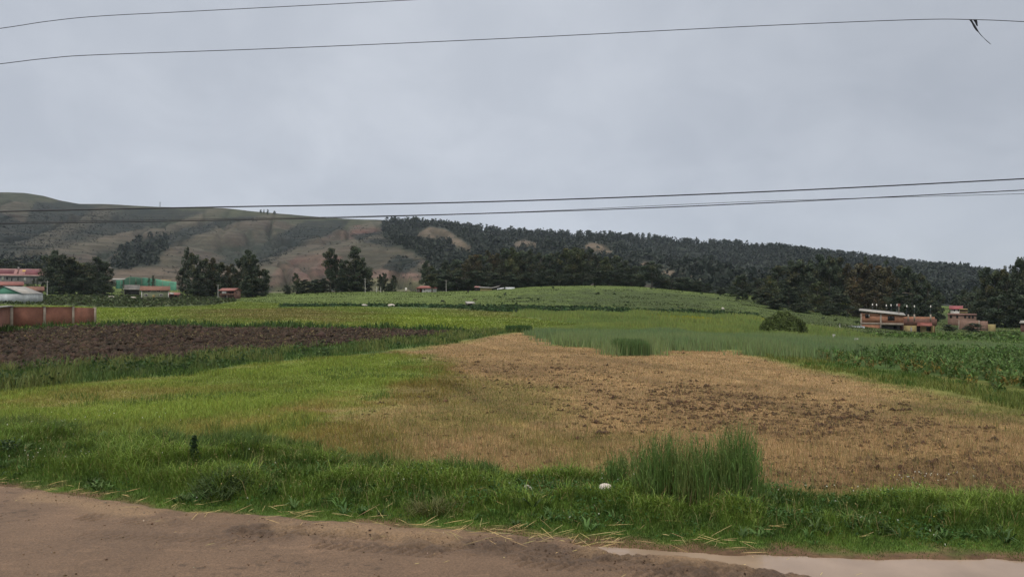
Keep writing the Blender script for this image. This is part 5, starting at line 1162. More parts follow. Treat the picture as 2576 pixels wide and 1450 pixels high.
def red_hall():
    s = Site('red_hall', 'long hall with pink and maroon painted roof behind the greenhouse', 'building', 40, 713, rz=.45)
    x0, x1 = s.x(-140), s.x(118); ze, zr = s.z(692.5), s.z(674.5); D_ = 16
    part('wall', [box(x0, 0, -2, x1, .3, ze - .2), box(x0, D_ - .3, -2, x1, D_, ze - .2), box(x0, .3, -2, x0 + .3, D_ - .3, ze - .2), box(x1 - .3, .3, -2, x1, D_ - .3, ze - .2)], M_grey, s.root)
    xr = s.x(100)
    rf = part('roof', [slab([(x0 - .5, -1, ze), (x1 + .8, -1, ze - .2), (xr, D_ / 2, zr), (x0 - .5, D_ / 2, zr)], .15), slab([(x0 - .5, D_ / 2 + .004, zr), (xr, D_ / 2 + .004, zr), (x1 + .8, D_ + 1, ze - .2), (x0 - .5, D_ + 1, ze)], .15),
                      (np.array([(x1 + .81, -1, ze - .2), (x1 + .81, D_ + 1, ze - .2), (xr + .01, D_ / 2, zr)]), [np.array([(0, 1, 2)])])], M_pink, s.root)
    sl = (zr - ze) / (D_ / 2 + 1)
    def band(a, b, t0, t1): 
        y0, y1 = -1 + (D_ / 2 + 1) * t0, -1 + (D_ / 2 + 1) * t1
        return slab([(a, y0, ze + sl * (y0 + 1) + .06), (b, y0, ze + sl * (y0 + 1) + .03), (b, y1, ze + sl * (y1 + 1) + .06), (a, y1, ze + sl * (y1 + 1) + .06)], .03)
    part('painted_band', [band(x0 + 1, s.x(33), .28, .80)], M_maroon, rf); part('painted_band', [band(s.x(62), s.x(100), .22, .86)], M_maroon, rf)
    part('painted_mark', [band(s.x(41), s.x(45), .25, .85)], M_door, rf); part('painted_oval', [band(s.x(53), s.x(61), .58, .82)], M_yellow, rf)
    part('gutter', [box(x0 - .5, -1.15, ze - .22, x1 + .8, -1.01, ze - .02)], M_white, s.root)
    for a, b, c, d, m in [(4, 10, 695, 704, M_white), (16, 20, 696, 703, M_glass), (28, 31, 698, 706, M_glass), (44, 47, 697, 705, M_glass), (60, 66, 697, 706, M_white), (84, 88, 699, 706, M_glass)]:
        s.opening(s.x(a), s.x(b), s.z(d), s.z(c), -.02, mat=m)
    part('roof_vent', [box(s.x(40), D_ / 2 - .3, zr, s.x(42), D_ / 2 + .3, zr + .5), box(s.x(39.2), D_ / 2 - .5, zr + .5, s.x(43.5), D_ / 2 + .5, zr + .9)], M_white, s.root)
red_hall()
def simple_house(name, label, px0, px1, base, eave, ridge, depth, wallm, roofm, cat='house', Y=None, wins=(), doors=(), rz=None, ov=.5, framem=M_white):
    s = Site(name, label, cat, (px0 + px1) / 2, base, Y, rz)
    x0, x1, ze, zr = s.x(px0), s.x(px1), s.z(eave), s.z(ridge)
    part('wall', [box(x0, 0, -1.2, x1, .25, ze), box(x0, depth - .25, -1.2, x1, depth, ze), box(x0, .25, -1.2, x0 + .25, depth - .25, ze), box(x1 - .25, .25, -1.2, x1, depth - .25, ze)] + gable_ends(x0, x1, 0, depth, ze, zr), wallm, s.root)
    part('roof', gable(x0, x1, 0, depth, ze + .05, zr + .05, ov), roofm, s.root)
    for a, b, c, d in wins: s.window(s.x(a), s.x(b), s.z(d), s.z(c), -.04, framem)
    for a, b, c, d in doors: s.opening(s.x(a), s.x(b), s.z(d), s.z(c), -.03, 'door', M_glass)
    return s
simple_house('tiled_house', 'low house with red brown tiled roof behind the greenhouse', -60, 58, 728, 716, 707, 9, M_dark, M_roofred, Y=300)
simple_house('tiled_outhouse', 'small brown roofed outhouse right of the greenhouse', 60, 108, 737, 729.5, 720, 7, M_brickdull, M_roofbrown, Y=260, doors=[(66, 74, 731, 737)])
s = simple_house('green_house', 'greenish two storey house with brown tiled roof and white framed windows', 355.5, 425, 751, 729, 719, 9, M_greenwall, M_roofbrown, wins=[(371, 379, 730, 733.2), (395, 403, 730, 733.2), (363, 370.5, 739.6, 743.6), (402, 409, 739.6, 743.6)])
part('corner_trim', [box(s.x(355.5) - .02, -.06, -1, s.x(355.5) + .28, -.003, s.z(729)), box(s.x(425) - .28, -.06, -1, s.x(425) + .02, -.003, s.z(729))], M_white, s.root)
s.opening(s.x(383), s.x(390), s.z(750), s.z(741), -.03, 'door', M_ochre)
s = simple_house('brick_shed', 'small brick shed with orange tiled roof beside the greenish house', 424, 450, 750, 740, 735, 6, M_brickdull, M_roofred, 'shed', doors=[(440, 445, 741.5, 749)])
part('roof_sheet', [slab([(s.x(427), -.7, s.z(738.5)), (s.x(437), -.7, s.z(740)), (s.x(437), 1.4, s.z(736)), (s.x(427), 1.4, s.z(735))], .05)], M_sheet, s.root)
def netting():
    def net(px0, px1, base, tops, mat, label, Y, depth=9, leg=M_netdark):
        s = Site('net_house', label, 'greenhouse', (px0 + px1) / 2, base, Y, None, 'net greenhouses at the hill foot')
        n = len(tops); xs = np.linspace(s.x(px0), s.x(px1), n); zt = [s.z(t) for t in tops]
        V = []; f = []
        for x, z in zip(xs, zt): V += [(x, 0, -1.5), (x, 0, z - .6), (x, 1.2, z), (x, depth, z + .15), (x, depth, -1.5)]
        for i in range(n - 1):
            for k in range(4): f.append((i * 5 + k, (i + 1) * 5 + k, (i + 1) * 5 + k + 1, i * 5 + k + 1))
        e = (n - 1) * 5
        part('netting', [(np.array(V, float), [np.array(f), np.array([(4, 3, 2, 1, 0)]), np.array([(e, e + 1, e + 2, e + 3, e + 4)])])], mat, s.root)
        part('post', [box(x - .06, -.12, -1.5, x + .06, -.02, z - .5) for x, z in list(zip(xs, zt))[::2]], M_wood, s.root)
        return s
    net(291, 309, 718, [704, 704, 703.5, 704], M_net, 'small bright green net house left of the dark one', 372)
    net(311, 357, 726, [703, 698, 695.5, 696, 696, 697, 698], M_netdark, 'tall dark green net house with pitched left side', 375, 12)
    net(357, 391, 724, [697.5, 698, 699, 700, 700.5], M_net, 'mid green net house behind the dark cypresses', 374)
    net(391, 444, 722, [701, 702.5, 705, 706, 706.5, 707.5, 709], M_netpale, 'pale green net house sloping down to the grove', 371)
    s = Site('pale_shed', 'shed with pale sheet roof behind the small net house', 'shed', 300, 715, 385)
    part('wall', [box(s.x(282), 0, -1, s.x(319), 5, s.z(703.5))], M_grey, s.root); part('roof', [slab([(s.x(281), -.5, s.z(703)), (s.x(319), -.5, s.z(702)), (s.x(321), 5.5, s.z(699)), (s.x(284), 5.5, s.z(699.5))], .1)], M_sheet, s.root)
    s = Site('beige_shed', 'shed with beige roof above the pale green netting', 'shed', 418, 712, 392)
    part('wall', [box(s.x(406), 0, -1, s.x(430), 5, s.z(706))], M_conc, s.root); part('roof', [slab([(s.x(404), -.5, s.z(704.5)), (s.x(431), -.5, s.z(706)), (s.x(431), 5.5, s.z(703.5)), (s.x(406), 5.5, s.z(702.5))], .1)], M_ochre, s.root)
    s = Site('grey_outbuilding', 'grey walled outbuilding below the dark green net house', 'building', 332, 742, 340)
    part('wall', [box(s.x(312), 0, -2, s.x(352), 6, s.z(716))], M_grey, s.root); part('roof', [slab([(s.x(310), -.6, s.z(727)), (s.x(354), -.6, s.z(727.5)), (s.x(354), -.02, s.z(726)), (s.x(310), -.02, s.z(725.5))], .1)], M_sheet, s.root)
    s.opening(s.x(314), s.x(350), s.z(741), s.z(729), -.03, 'doorway', M_dark)
netting()
rock('long pale stone lying in the dark crop left of the greenish house', 280, 748, 1.2, .35, 21)
rock('pale stone beside the dark crop nearer the greenish house', 336, 750, .9, .3, 22)
def brick_house():
    s = Site('brick_house', 'small two storey brick house with red roof and a white cloth on its balcony', 'house', 589, 751, rz=-.10)
    k = 1.0; xl = s.x(552) * k; dz = 5.5; ze = s.z(730.5); zr = s.z(724)
    zb = s.z(741)
    part('wall', [box(xl, 1.2, -1, 0, 1.4, ze), box(-.2, 0, -1, 0, 1.198, ze), box(-.2, 1.402, -1, 0, dz, ze), box(xl, dz - .2, -1, -.202, dz, ze), box(xl, 1.402, -1, xl + .2, dz - .202, ze)], M_brickdull, s.root)
    part('balcony', [box(xl, 0, zb - .12, -.21, 1.19, zb), box(xl, 0, zb + .002, -.21, .08, zb + .55)], M_brickdull, s.root)
    part('cloth', [box(s.x(558) * k, -.05, s.z(738), s.x(569) * k, -.01, s.z(732))], M_white, s.root)
    for xx in (xl + .1, xl * .5): part('post', [box(xx - .07, .05, -1, xx + .07, .19, zb - .125), box(xx - .07, .1, zb + .56, xx + .07, .2, ze)], M_wood, s.root)
    s.opening(xl * .75, xl * .55, -.5, zb - .5, 1.17, 'door'); s.opening(xl * .42, xl * .3, zb + .1, ze - .5, 1.17, 'door'); s.opening(xl * .25, xl * .08, zb + .6, ze - .4, 1.17)
    part('window', [box(.005, 2.0, ze - 1.0, .04, 2.8, ze - .5)], M_glass, s.root)
    part('roof', [slab([(xl - .5, -.5, ze + .02), (.4, -.5, ze + .02), (.4, dz / 2, zr + .02), (xl - .3, dz / 2, zr + .02)], .1), slab([(xl - .3, dz / 2 + .004, zr + .02), (.4, dz / 2 + .004, zr + .02), (.4, dz + .4, ze + .02), (xl - .5, dz + .4, ze + .02)], .1)], M_roofred, s.root)
    v = np.array([(-.2, 0, ze), (-.2, dz, ze), (-.2, dz / 2, zr - .1), (0, 0, ze), (0, dz, ze), (0, dz / 2, zr - .1)], float)
    part('gable_wall', [(v, [np.array([(0, 2, 1), (3, 4, 5)]), np.array([(0, 1, 4, 3), (1, 2, 5, 4), (2, 0, 3, 5)])])], M_brickdull, s.root)
brick_house()
def white_house():
    s = Site('white_house', 'white farmhouse with hipped red roof and porch on the rise', 'house', 1072, 732.8, 335.0)
    x0, x1, ze, zr = s.x(1048), s.x(1098), s.z(724.8), s.z(718.3); D_ = 7.0
    xp = s.x(1062)
    part('wall', [box(xp, 0, -1, x1, .25, ze), box(x0, 2, -1, xp - .002, 2.25, ze), box(x1 - .25, .252, -1, x1, D_ - .25, ze), box(x0, D_ - .25, -1, x1, D_, ze), box(x0, 2.252, -1, x0 + .25, D_ - .252, ze)], M_white, s.root)
    for xx in (x0 + .2, x0 + .55 * (xp - x0)): part('porch_pillar', [box(xx, .1, -1, xx + .45, .5, ze)], M_roofbrown, s.root)
    s.opening(x0 + 1.2, x0 + 2.2, -.2, ze - .3, 1.96, 'door'); s.opening(s.x(1066), s.x(1069), s.z(730), s.z(726.5), -.03)
    a, b = s.x(1057), s.x(1087); o = .7
    V = np.array([(x0 - o, -o, ze), (x1 + o, -o, ze), (x1 + o, D_ + o, ze), (x0 - o, D_ + o, ze), (a, D_ / 2, zr), (b, D_ / 2, zr)], float)
    part('roof', [(V, [np.array([(0, 1, 5, 4), (2, 3, 4, 5), (0, 3, 2, 1)]), np.array([(1, 2, 5), (3, 0, 4)])])], M_roofred, s.root)
white_house()
tree(1086.5, 688, 330, 26, 'tallgum', 'small tree with bare leaning trunk in front of the white farmhouse', tint=OL, var=0)
def farm():
    s = Site('farm_shed', 'low ochre farm shed with pale roofs at the foot of the central belt', 'shed', 1222, 731.5, 338.0)
    x0, x1 = s.x(1208), s.x(1237)
    part('wall', [box(x0, 0, -1, x1, 5, s.z(723.2))], M_ochre, s.root)
    part('roof', [slab([(x0 - .5, -.6, s.z(722.4)), (x1 + .4, -.6, s.z(723.6)), (x1 + .4, 5.5, s.z(722.0)), (x0 - .5, 5.5, s.z(720.4))], .15)], M_sheet, s.root)
    s = Site('farm_shed', 'farm shed with a dull pink roof left of the ochre one', 'shed', 1200, 731, 345)
    part('wall', [box(s.x(1194), 0, -1, s.x(1207), 4, s.z(722.5))], M_dark, s.root); part('roof', [slab([(s.x(1193), -.4, s.z(721.8)), (s.x(1208), -.4, s.z(722.4)), (s.x(1208), 4.4, s.z(719.4)), (s.x(1193), 4.4, s.z(719))], .12)], M_pink, s.root)
    s = Site('farm_shed', 'farm shed with an upswept pale roof right of the ochre one', 'shed', 1247, 731, 345)
    part('wall', [box(s.x(1238.5), 0, -1, s.x(1254), 4, s.z(724))], M_dark, s.root); part('roof', [slab([(s.x(1238), -.5, s.z(723.6)), (s.x(1256), -.5, s.z(719.4)), (s.x(1256), 4.4, s.z(718)), (s.x(1238), 4.4, s.z(722))], .12)], M_sheet, s.root)
    s = Site('lean_to', 'low lean-to with white sheet roof beside the upswept shed', 'shed', 1260, 731, 338)
    part('wall', [box(s.x(1252), 0, -1, s.x(1268), 3, s.z(726))], M_dark, s.root); part('roof', [slab([(s.x(1250), -.5, s.z(728)), (s.x(1268), -.5, s.z(724.5)), (s.x(1268), 3.4, s.z(722)), (s.x(1250), 3.4, s.z(725))], .1)], M_plastic, s.root)
    s = Site('plastic_tunnel', 'long low white plastic tunnel right of the farm sheds', 'tunnel', 1283, 728.5, 338)
    a = np.linspace(0, math.pi, 9); prof = [(math.cos(t) * 1.1, math.sin(t) * s.z(721.8)) for t in a]
    v, f = prism(prof, s.x(1271), s.x(1294)); v = v[:, [1, 0, 2]]; part('cover', [(v, f)], M_plastic, s.root)
    part('hoop', [tube([(xx, 1.12 * math.cos(t), 1.01 * math.sin(t) * s.z(721.8)) for t in a], [.04] * 9, 5) for xx in (s.x(1271), s.x(1279), s.x(1287), s.x(1294))], M_steel, s.root)
    s = Site('white_tank', 'small white water tank at the field edge left of the farmhouse', 'tank', 1021, 732, 335.0)
    r = .42; z1 = s.z(723); part('tank', [tube([(0, 0, z1 - 1.1), (0, 0, z1 - .1), (0, 0, z1)], [r, r, r * .6], 14)], M_white, s.root); part('stand', [box(-.4, -.4, -.3, .4, .4, z1 - 1.12)], M_wood, s.root)
    s = Site('shelter', 'small open shelter with a white sheet roof near the grazing cows', 'shelter', 1183, 770)
    q = [(s.x(1174), -.2, s.z(763)), (s.x(1196), -.2, s.z(761.5)), (s.x(1190), 2.4, s.z(757.9)), (s.x(1169.5), 2.4, s.z(757.6))]
    part('roof', [slab(q, .07)], M_sheet, s.root)
    for xx, yy, zz in ((1174.5, 0, 763.8), (1192.5, 0, 762.4), (1188, 2.2, 758.8), (1171, 2.2, 758.8)): part('post', [box(s.x(xx) - .06, yy - .05, -.5, s.x(xx) + .06, yy + .05, s.z(zz))], M_wood, s.root)
    part('dark_panel', [box(s.x(1171.5), 2.05, .2, s.x(1187.5), 2.13, s.z(760))], M_dark, s.root)  # dark sheet filling the dark space under the left of the roof
farm()
def right_house():
    s = Site('brick_house', 'unfinished two storey brick house with slanted pale roof beside the bean plot', 'house', 2217, 838, 185.0)
    X, Z = s.x, s.z; D_ = 8.0
    w = [box(X(2164), 0, -1, X(2212), .25, Z(816)), box(X(2164), 0, Z(811), X(2271), .25, Z(795)), prism([(X(2164), Z(795) + .002), (X(2271), Z(795) + .002), (X(2271), Z(793)), (X(2217), Z(788.5)), (X(2164), Z(787.5))], 0, .25),
         box(X(2164), .252, -1, X(2164) + .25, D_, Z(788)), box(X(2271) - .25, .252, Z(811), X(2271), D_, Z(795)), box(X(2164) + .252, D_ - .25, -1, X(2352), D_, Z(797)), box(X(2213), .252, -1, X(2214.5), D_ - .252, Z(816))]
    part('wall', w, M_brick, s.root)
    part('floor_slab', [box(X(2163.5), -.06, Z(816), X(2214), .28, Z(811.2)), box(X(2216), -.9, Z(816.5), X(2271.5), .24, Z(811.4))], M_conc, s.root)
    for a in (2165, 2215): part('column', [box(X(a) - .18, -.05, -1, X(a) + .18, -.003, Z(789))], M_conc, s.root)
    part('ground_floor_wall', [box(X(2217), 1.6, -1, X(2271), 1.8, Z(817))], M_grey, s.root); part('door', [box(X(2263), 1.5, -1, X(2270), 1.59, Z(818.5))], M_door, s.root)
    s.opening(X(2247), X(2256), Z(827), Z(819), 1.56)
    part('low_wall', [box(X(2219), -.2, -1, X(2230), 0, Z(827))], M_conc, s.root)
    s.window(X(2176), X(2183.5), Z(799), Z(790), -.03, M_dark, .06); s.window(X(2233), X(2249), Z(804.5), Z(794.5), -.03, M_dark, .06)
    part('shutter', [box(X(2184), -.09, Z(798.5), X(2187), -.05, Z(790.5))], M_conc, s.root)
    part('roof', [slab([(X(2159), -.55, Z(780.6)), (X(2277), -.55, Z(791.6)), (X(2274), D_ + .6, Z(787.2)), (X(2159), D_ + .6, Z(777)),], .06)], M_sheet, s.root)
    part('rafter', [box(X(a), -.5, Z(b) - .16, X(a) + .12, D_, Z(b)) for a, b in ((2166, 782.4), (2200, 785.8), (2240, 789.6))], M_wood, s.root)
    # the single storey wing with its roof terrace
    part('wing_wall', [box(X(2272), -.3, -1, X(2303), -.05, Z(817)), box(X(2313), .6, -1, X(2342), .8, Z(817)), box(X(2342), -.05, -1, X(2342) + .2, D_ - .3, Z(817))], M_ochre, s.root)
    s.opening(X(2288), X(2292), -1, Z(821), -.33, 'door', M_grey); s.opening(X(2303.5), X(2312.5), -1, Z(818), .55, 'doorway', M_dark); s.opening(X(2327), X(2338), Z(830), Z(819), .57)
    part('parapet', [box(X(2272.5), 0, Z(816.5), X(2352), .2, Z(800)), box(X(2352) - .2, .202, Z(816.5), X(2352), D_ - .3, Z(803))], M_brickdull, s.root)
    part('canopy', [slab([(X(2304), -.8, Z(816.4)), (X(2341), -.8, Z(816.4)), (X(2340), -.02, Z(808.5)), (X(2305), -.02, Z(808.5))], .08)], M_roofred, s.root)
    for a, b in ((2283, 789.5), (2298, 789), (2337, 789)): part('stub_column', [box(X(a) - .17, -.05, Z(806), X(a) + .17, -.003, Z(b)), box(X(a) - .17, -.003, Z(799.9), X(a) + .17, .25, Z(b))], M_conc, s.root)
    for a, b in ((2193.5, 766), (2204, 766.6), (2229, 768.2), (2241, 767.5), (2256, 766.8), (2279.5, 769), (2298, 769.2), (2337, 769.2)):  # white dots stand in for cabin light reflections, on added bars
        y = 4.0 if a < 2275 else .1; zb = Z(784 if a < 2215 else (788.5 if a < 2275 else 790))
        rb = part('dot_stem', [tube([(X(a), y, zb), (X(a) + .02, y, Z(b))], [.018, .018], 5)], M_steel, s.root)
        part('reflection_dot', [tube([(X(a), y, Z(b) - .24), (X(a), y, Z(b) + .14), (X(a), y, Z(b) + .22), (X(a), y, Z(b) + .26)], [.13, .13, .09, .04], 10)], M_white, rb)
    part('orange_object', [tube([(X(2261), 4, Z(770.5)), (X(2261), 4, Z(763.5))], [.25, .32], 10)], M_roofred, s.root); part('object_stand', [box(X(2260) , 3.9, Z(789), X(2262), 4.1, Z(770.6))], M_wood, s.root)  # orange shape among the white dots, held on a stand
right_house()
def misc_right():
    s = Site('sheet_fence', 'low grey corrugated sheet fence left of the brick house', 'fence', 2141, 839, 178.0)
    for a, b in ((2110, 2126), (2126.3, 2142), (2142.3, 2158), (2158.3, 2174)): part('sheet_panel', [corrug(s.x(a), s.x(b), 0, -.6, s.z(819.8 + random.uniform(-.5, .5)))], M_steel, s.root)
    for a in (2109, 2126.1, 2142.1, 2158.1): part('post', [box(s.x(a) - .05, .06, -.6, s.x(a) + .05, .16, s.z(816))], M_wood, s.root)
    for a, b, t, m, lab in ((2025.5, 830, 822, M_pole, 'short pale fence post just right of the willow bush'), (2041.5, 826, 814.5, M_pole, 'pale fence post with a dark twin beside it'), (2044.5, 827, 813.5, M_wood, 'dark fence post beside the pale one'), (2081.5, 829, 820, M_wood, 'short dark fence post in the yellowing plot'), (2087.5, 822, 815, M_wood, 'dark fence post furthest back in the yellowing plot'), (2111.5, 821, 814, M_pole, 'pale fence post behind the corrugated sheet fence')):
        q = Site('fence_post', lab, 'post', a, b, 165.0, group='fence posts near the willow')
        part('shaft', [tube([(0, 0, -.6), (.03, 0, q.z(t))], [.09, .08], 7)], m, q.root)
    # the houses behind the wood
    s = Site('pink_roof_house', 'distant house with bright pink red roof between the two woods', 'house', 2410, 800, 290.0)
    part('wall', [box(s.x(2390), 0, -4, s.x(2418), 7, s.z(776))], M_white, s.root)
    part('roof', gable(s.x(2390), s.x(2418), 0, 7, s.z(775.6), s.z(768.5), .5), M_redroof, s.root); s.opening(s.x(2398), s.x(2402), s.z(782), s.z(778), -.03); s.opening(s.x(2408), s.x(2412), s.z(782), s.z(778), -.03)
    s = Site('balcony_house', 'distant pale house with two balcony bands right of the pink roof', 'house', 2424, 800, 282.0)
    part('wall', [box(s.x(2413), 0, -4, s.x(2433), 6, s.z(776))], M_brickdull, s.root)
    for a, b in ((776, 779), (784, 786.5)): part('balcony', [box(s.x(2412), -.8, s.z(b), s.x(2433.5), -.02, s.z(a))], M_ochre, s.root)
    s = Site('row_house', 'long low pinkish house with five dark windows behind the wall', 'house', 2419, 812, 252.0)
    part('wall', [box(s.x(2383), 0, -3, s.x(2455), 6, s.z(790.5))], M_brickpink, s.root); part('roof', [slab([(s.x(2382), -.4, s.z(790.6)), (s.x(2456), -.4, s.z(790.6)), (s.x(2456), 6.4, s.z(788.6)), (s.x(2382), 6.4, s.z(788.6))], .12)], M_brickdull, s.root)
    for a in (2391, 2407, 2427, 2437.5, 2446): s.opening(s.x(a - 2.6), s.x(a + 2.6), s.z(799.5), s.z(793), -.03)
    s = Site('brick_wall', 'pinkish brick yard wall at the back of the bean plot', 'wall', 2448, 832, 212.0)
    part('wall_panel', [box(s.x(2411.5), 0, -1.5, s.x(2462), .2, s.z(805)), box(s.x(2462) + .002, .01, -1.5, s.x(2484), .21, s.z(806.5))], M_brickpink, s.root)
    part('wall_panel', [box(s.x(2484) + .004, -.4, -1.5, s.x(2503), -.2, s.z(814))], M_ochre, s.root)
    part('column', [box(s.x(2411) - .1, -.04, -1.5, s.x(2412), .24, s.z(804.5)), box(s.x(2462) - .15, -.04, -1.5, s.x(2462) + .15, -.003, s.z(804.8))], M_conc, s.root)
    s = Site('brick_shed', 'brick shed with pale sheet roof at the right edge', 'shed', 2590, 832, 205.0)
    part('wall', [box(s.x(2566), 0, -1.5, s.x(2640), 5, s.z(812))], M_brickdull, s.root); part('roof', [slab([(s.x(2563), -.6, s.z(811.5)), (s.x(2642), -.6, s.z(811)), (s.x(2642), 5.5, s.z(806)), (s.x(2566), 5.5, s.z(807))], .12)], M_sheet, s.root)
    for px, py, lab in ((2097, 853, 'upper white bucket on a stake in the green grain'), (2153.5, 863, 'lower white bucket on a stake in the green grain')):
        q = Site('bucket_marker', lab, 'bucket', px, py + 12, None, group='white buckets in the grain'); h = q.z(py - 13)
        part('stake', [tube([(0, 0, -.2), (0, 0, h)], [.02, .02], 5)], M_wood, q.root); part('bucket', [tube([(0, 0, h - .5), (0, 0, h)], [.10, .15], 12)], M_white, q.root)
misc_right()
def pole(px, base, top, label, Y=None, arm=True, r=.13, lamp=False):
    s = Site('utility_pole', label, 'pole', px, base, Y); h = s.z(top)
    part('shaft', [tube([(0, 0, -.6), (random.uniform(-.1, .1), 0, h)], [r, r * .7], 9)], M_dark if lamp else M_pole, s.root)
    if arm: part('crossarm', [box(-.6, -.05, h - .45, .6, .05, h - .35)], M_wood, s.root); part('insulator', [tube([(x, 0, h - .34), (x, 0, h - .2)], [.05, .03], 6) for x in (-.5, .5)], M_white, s.root)
    if lamp: part('lamp_head', [tube([(0, 0, h), (-1.6, 0, h + .25)], [.05, .05], 6), box(-2.4, -.15, h + .2, -1.5, .15, h + .36)], M_wood, s.root)
pole(118.5, 738, 706, 'pale utility pole right of the greenhouse', 260.0)
pole(548.3, 752, 715, 'pale utility pole left of the small brick house')
pole(918.4, 732, 699.5, 'tall pale utility pole by the third grove', 325.0)
pole(1122, 731.5, 703.8, 'pale utility pole right of the white farmhouse', 340.0)
pole(946.7, 732, 721, 'short grey post in front of the young trees, the left one', 330.0, False, .16)
pole(957.6, 732, 721, 'short grey post in front of the young trees, the right one', 330.0, False, .16)
pole(2294, 826, 738.5, 'thin street lamp rising behind the brick house', 200.0, False, .07, True)
def mast():
    b = hill_at(402.5, 1668); s = thing('lattice_mast', 'tiny steel lattice mast on the bare hill crest', 'mast', b); h = CZ + (YH - 508) * b.y / F - b.z
    L = [tube([(sx * 1.0, sy * 1.0, -2), (sx * .35, sy * .35, h)], [.22, .16], 4) for sx in (-1, 1) for sy in (-1, 1)]
    part('leg', L, M_steel, s); part('brace', [tube([(-1 + .6 * k / 6, -.9, h * k / 6), (1 - .6 * (k + 1) / 6, -.9, h * (k + 1) / 6)], [.09, .09], 4) for k in range(6)], M_steel, s)
    part('crossarm', [box(-1.8, -.15, z - .15, 1.8, .15, z + .15) for z in (h * .82, h * .97)], M_steel, s)
mast()
for px, lab in ((1498.5, 'left of two tiny white markers on the bare hillside knob'), (1504, 'right of two tiny white markers on the bare hillside knob')):
    b = hill_at(px, 1235); s = thing('white_marker', lab, 'marker', b, group='white markers on the hillside'); part('block', [box(-.7, -.5, -1, .7, .5, 2.6), box(-.9, -.6, 2.602, .9, .6, 3.0)], M_white, s)
rock('small white stone on the rough pasture left of the right wood', 1818, 778, .35, .3, 31)
rock('pale flat stone in the grass far left of the grazing cow', 917, 769, .8, .25, 33)
# ------------------------------------------------------------------ cattle: one skinned body each
def cow(px, base, wpx, label, mat, pose, rz):
    Y = P(px, base)[1]; p = at(px, Y); k = wpx * Y / F / 2.1
    hx, hz = {'graze': (1.25, .28), 'level': (1.45, 1.15)}[pose]
    j = [(0, 0, 1.05), (.45, 0, 1.10), (.80, 0, 1.12), (1.02, 0, 1.12 if pose == 'level' else .88), (hx, 0, hz + .1), (hx + .26, 0, hz - .08 if pose == 'graze' else hz - .06), (-.45, 0, 1.10), (-.74, 0, 1.12), (-.92, 0, .85), (-.96, 0, .50)]
    e = [(0, 1), (1, 2), (2, 3), (3, 4), (4, 5), (0, 6), (6, 7), (7, 8), (8, 9)]
    r = [.36, .36, .30, .20, .15, .09, .35, .28, .04, .035]
    for sx, root_, sh in ((.62, 2, 1), (-.66, 7, -1)):
        for sy in (-1, 1):
            n = len(j); st = random.uniform(-.08, .08)
            if sh > 0: pts = [(sx, sy * .2, .85), (sx + st * .4, sy * .2, .45), (sx + st, sy * .2, .16), (sx + st + .04, sy * .2, .02)]
            else: pts = [(sx, sy * .2, .90), (sx + .10, sy * .2, .66), (sx - .12 + st, sy * .2, .42), (sx - .06 + st, sy * .2, .02)]
            j += pts; r += [.17, .09, .065, .07]; e += [(root_, n), (n, n + 1), (n + 1, n + 2), (n + 2, n + 3)]
    for sy in (-1, 1):
        n = len(j); j += [(hx - .05, sy * .22, hz + .18)]; r += [.045]; e += [(4, n)]
    me = bpy.data.meshes.new('cow'); me.from_pydata([tuple(c * k for c in q) for q in j], e, []); me.materials.append(mat)
    o = bpy.data.objects.new('cow', me); link(o); o.location = p; o.rotation_euler = (0, 0, rz)
    o.modifiers.new('skin', 'SKIN'); o.modifiers.new('sub', 'SUBSURF').render_levels = 1
    for i, v in enumerate(me.skin_vertices[0].data): v.radius = (r[i] * k, r[i] * k); v.use_root = (i == 0)
    tag(o, label, 'cow', 'cattle on the rise')
cow(1112.5, 762, 11.5, 'black cow grazing head down left of the shelter', M_cow, 'graze', -.1)
cow(1193.5, 758.3, 10.5, 'dark brown cow standing just behind the shelter', M_cowbrown, 'level', .15)
cow(1177, 736, 8, 'black cow seen end on below the farm sheds', M_cow, 'level', 1.25)
# ------------------------------------------------------------------ overhead wires along the road
def cable(name, pts, Y, r, label, group):
    q = [Vector(((px - CX) / F * Y, Y, CZ + (YH - py) * Y / F)) for px, py in pts]
    out = []
    for i in range(len(q) - 1):
        a, b, c, d = q[max(i - 1, 0)], q[i], q[i + 1], q[min(i + 2, len(q) - 1)]
        for k in range(10):
            t = k / 10; out.append(.5 * ((2 * b) + (c - a) * t + (2 * a - 5 * b + 4 * c - d) * t * t + (3 * b - a - 3 * c + d) * t ** 3))
    out.append(q[-1]); v, f = tube(out, [r] * len(out), 7)
    o = mesh_obj(name, v, f, M_cable, smooth=True); tag(o, label, 'cable', group); return o
WG = 'overhead wires'
cable('overhead_wire', [(-900, 190), (-400, 128), (0, 72), (120, 54), (250, 41), (500, 28), (1040, 0), (1700, -38), (2600, -90), (3500, -130)], 14.0, .0062, 'topmost thin overhead wire leaving the top of the photo', WG)
cable('overhead_wire', [(-900, 270), (-400, 210), (0, 161), (120, 147), (250, 138), (700, 122), (1275, 97), (1900, 66), (2300, 50), (2450, 50), (2575, 55), (2900, 72), (3500, 110)], 13.6, .0065, 'second thin overhead wire with a torn strip hanging from it', WG)
cable('overhead_cable', [(-900, 556), (-300, 540), (0, 532), (500, 521.5), (1200, 508), (1900, 483), (2575, 449.5), (3000, 425), (3600, 385)], 13.2, .0115, 'thick black overhead cable crossing just above the hills', WG)
cable('overhead_cable', [(-900, 590), (-300, 572), (0, 563), (400, 556.5), (900, 546), (1700, 520), (2575, 478), (3000, 455), (3600, 418)], 12.9, .0085, 'thinner black overhead cable below the thick one', WG)
cable('overhead_wire', [(-900, 584), (0, 560), (400, 553), (850, 545), (1300, 533), (1900, 506.5), (2575, 487), (3000, 470), (3600, 440)], 13.5, .0042, 'faint thin wire running close to the lowest cable', WG)
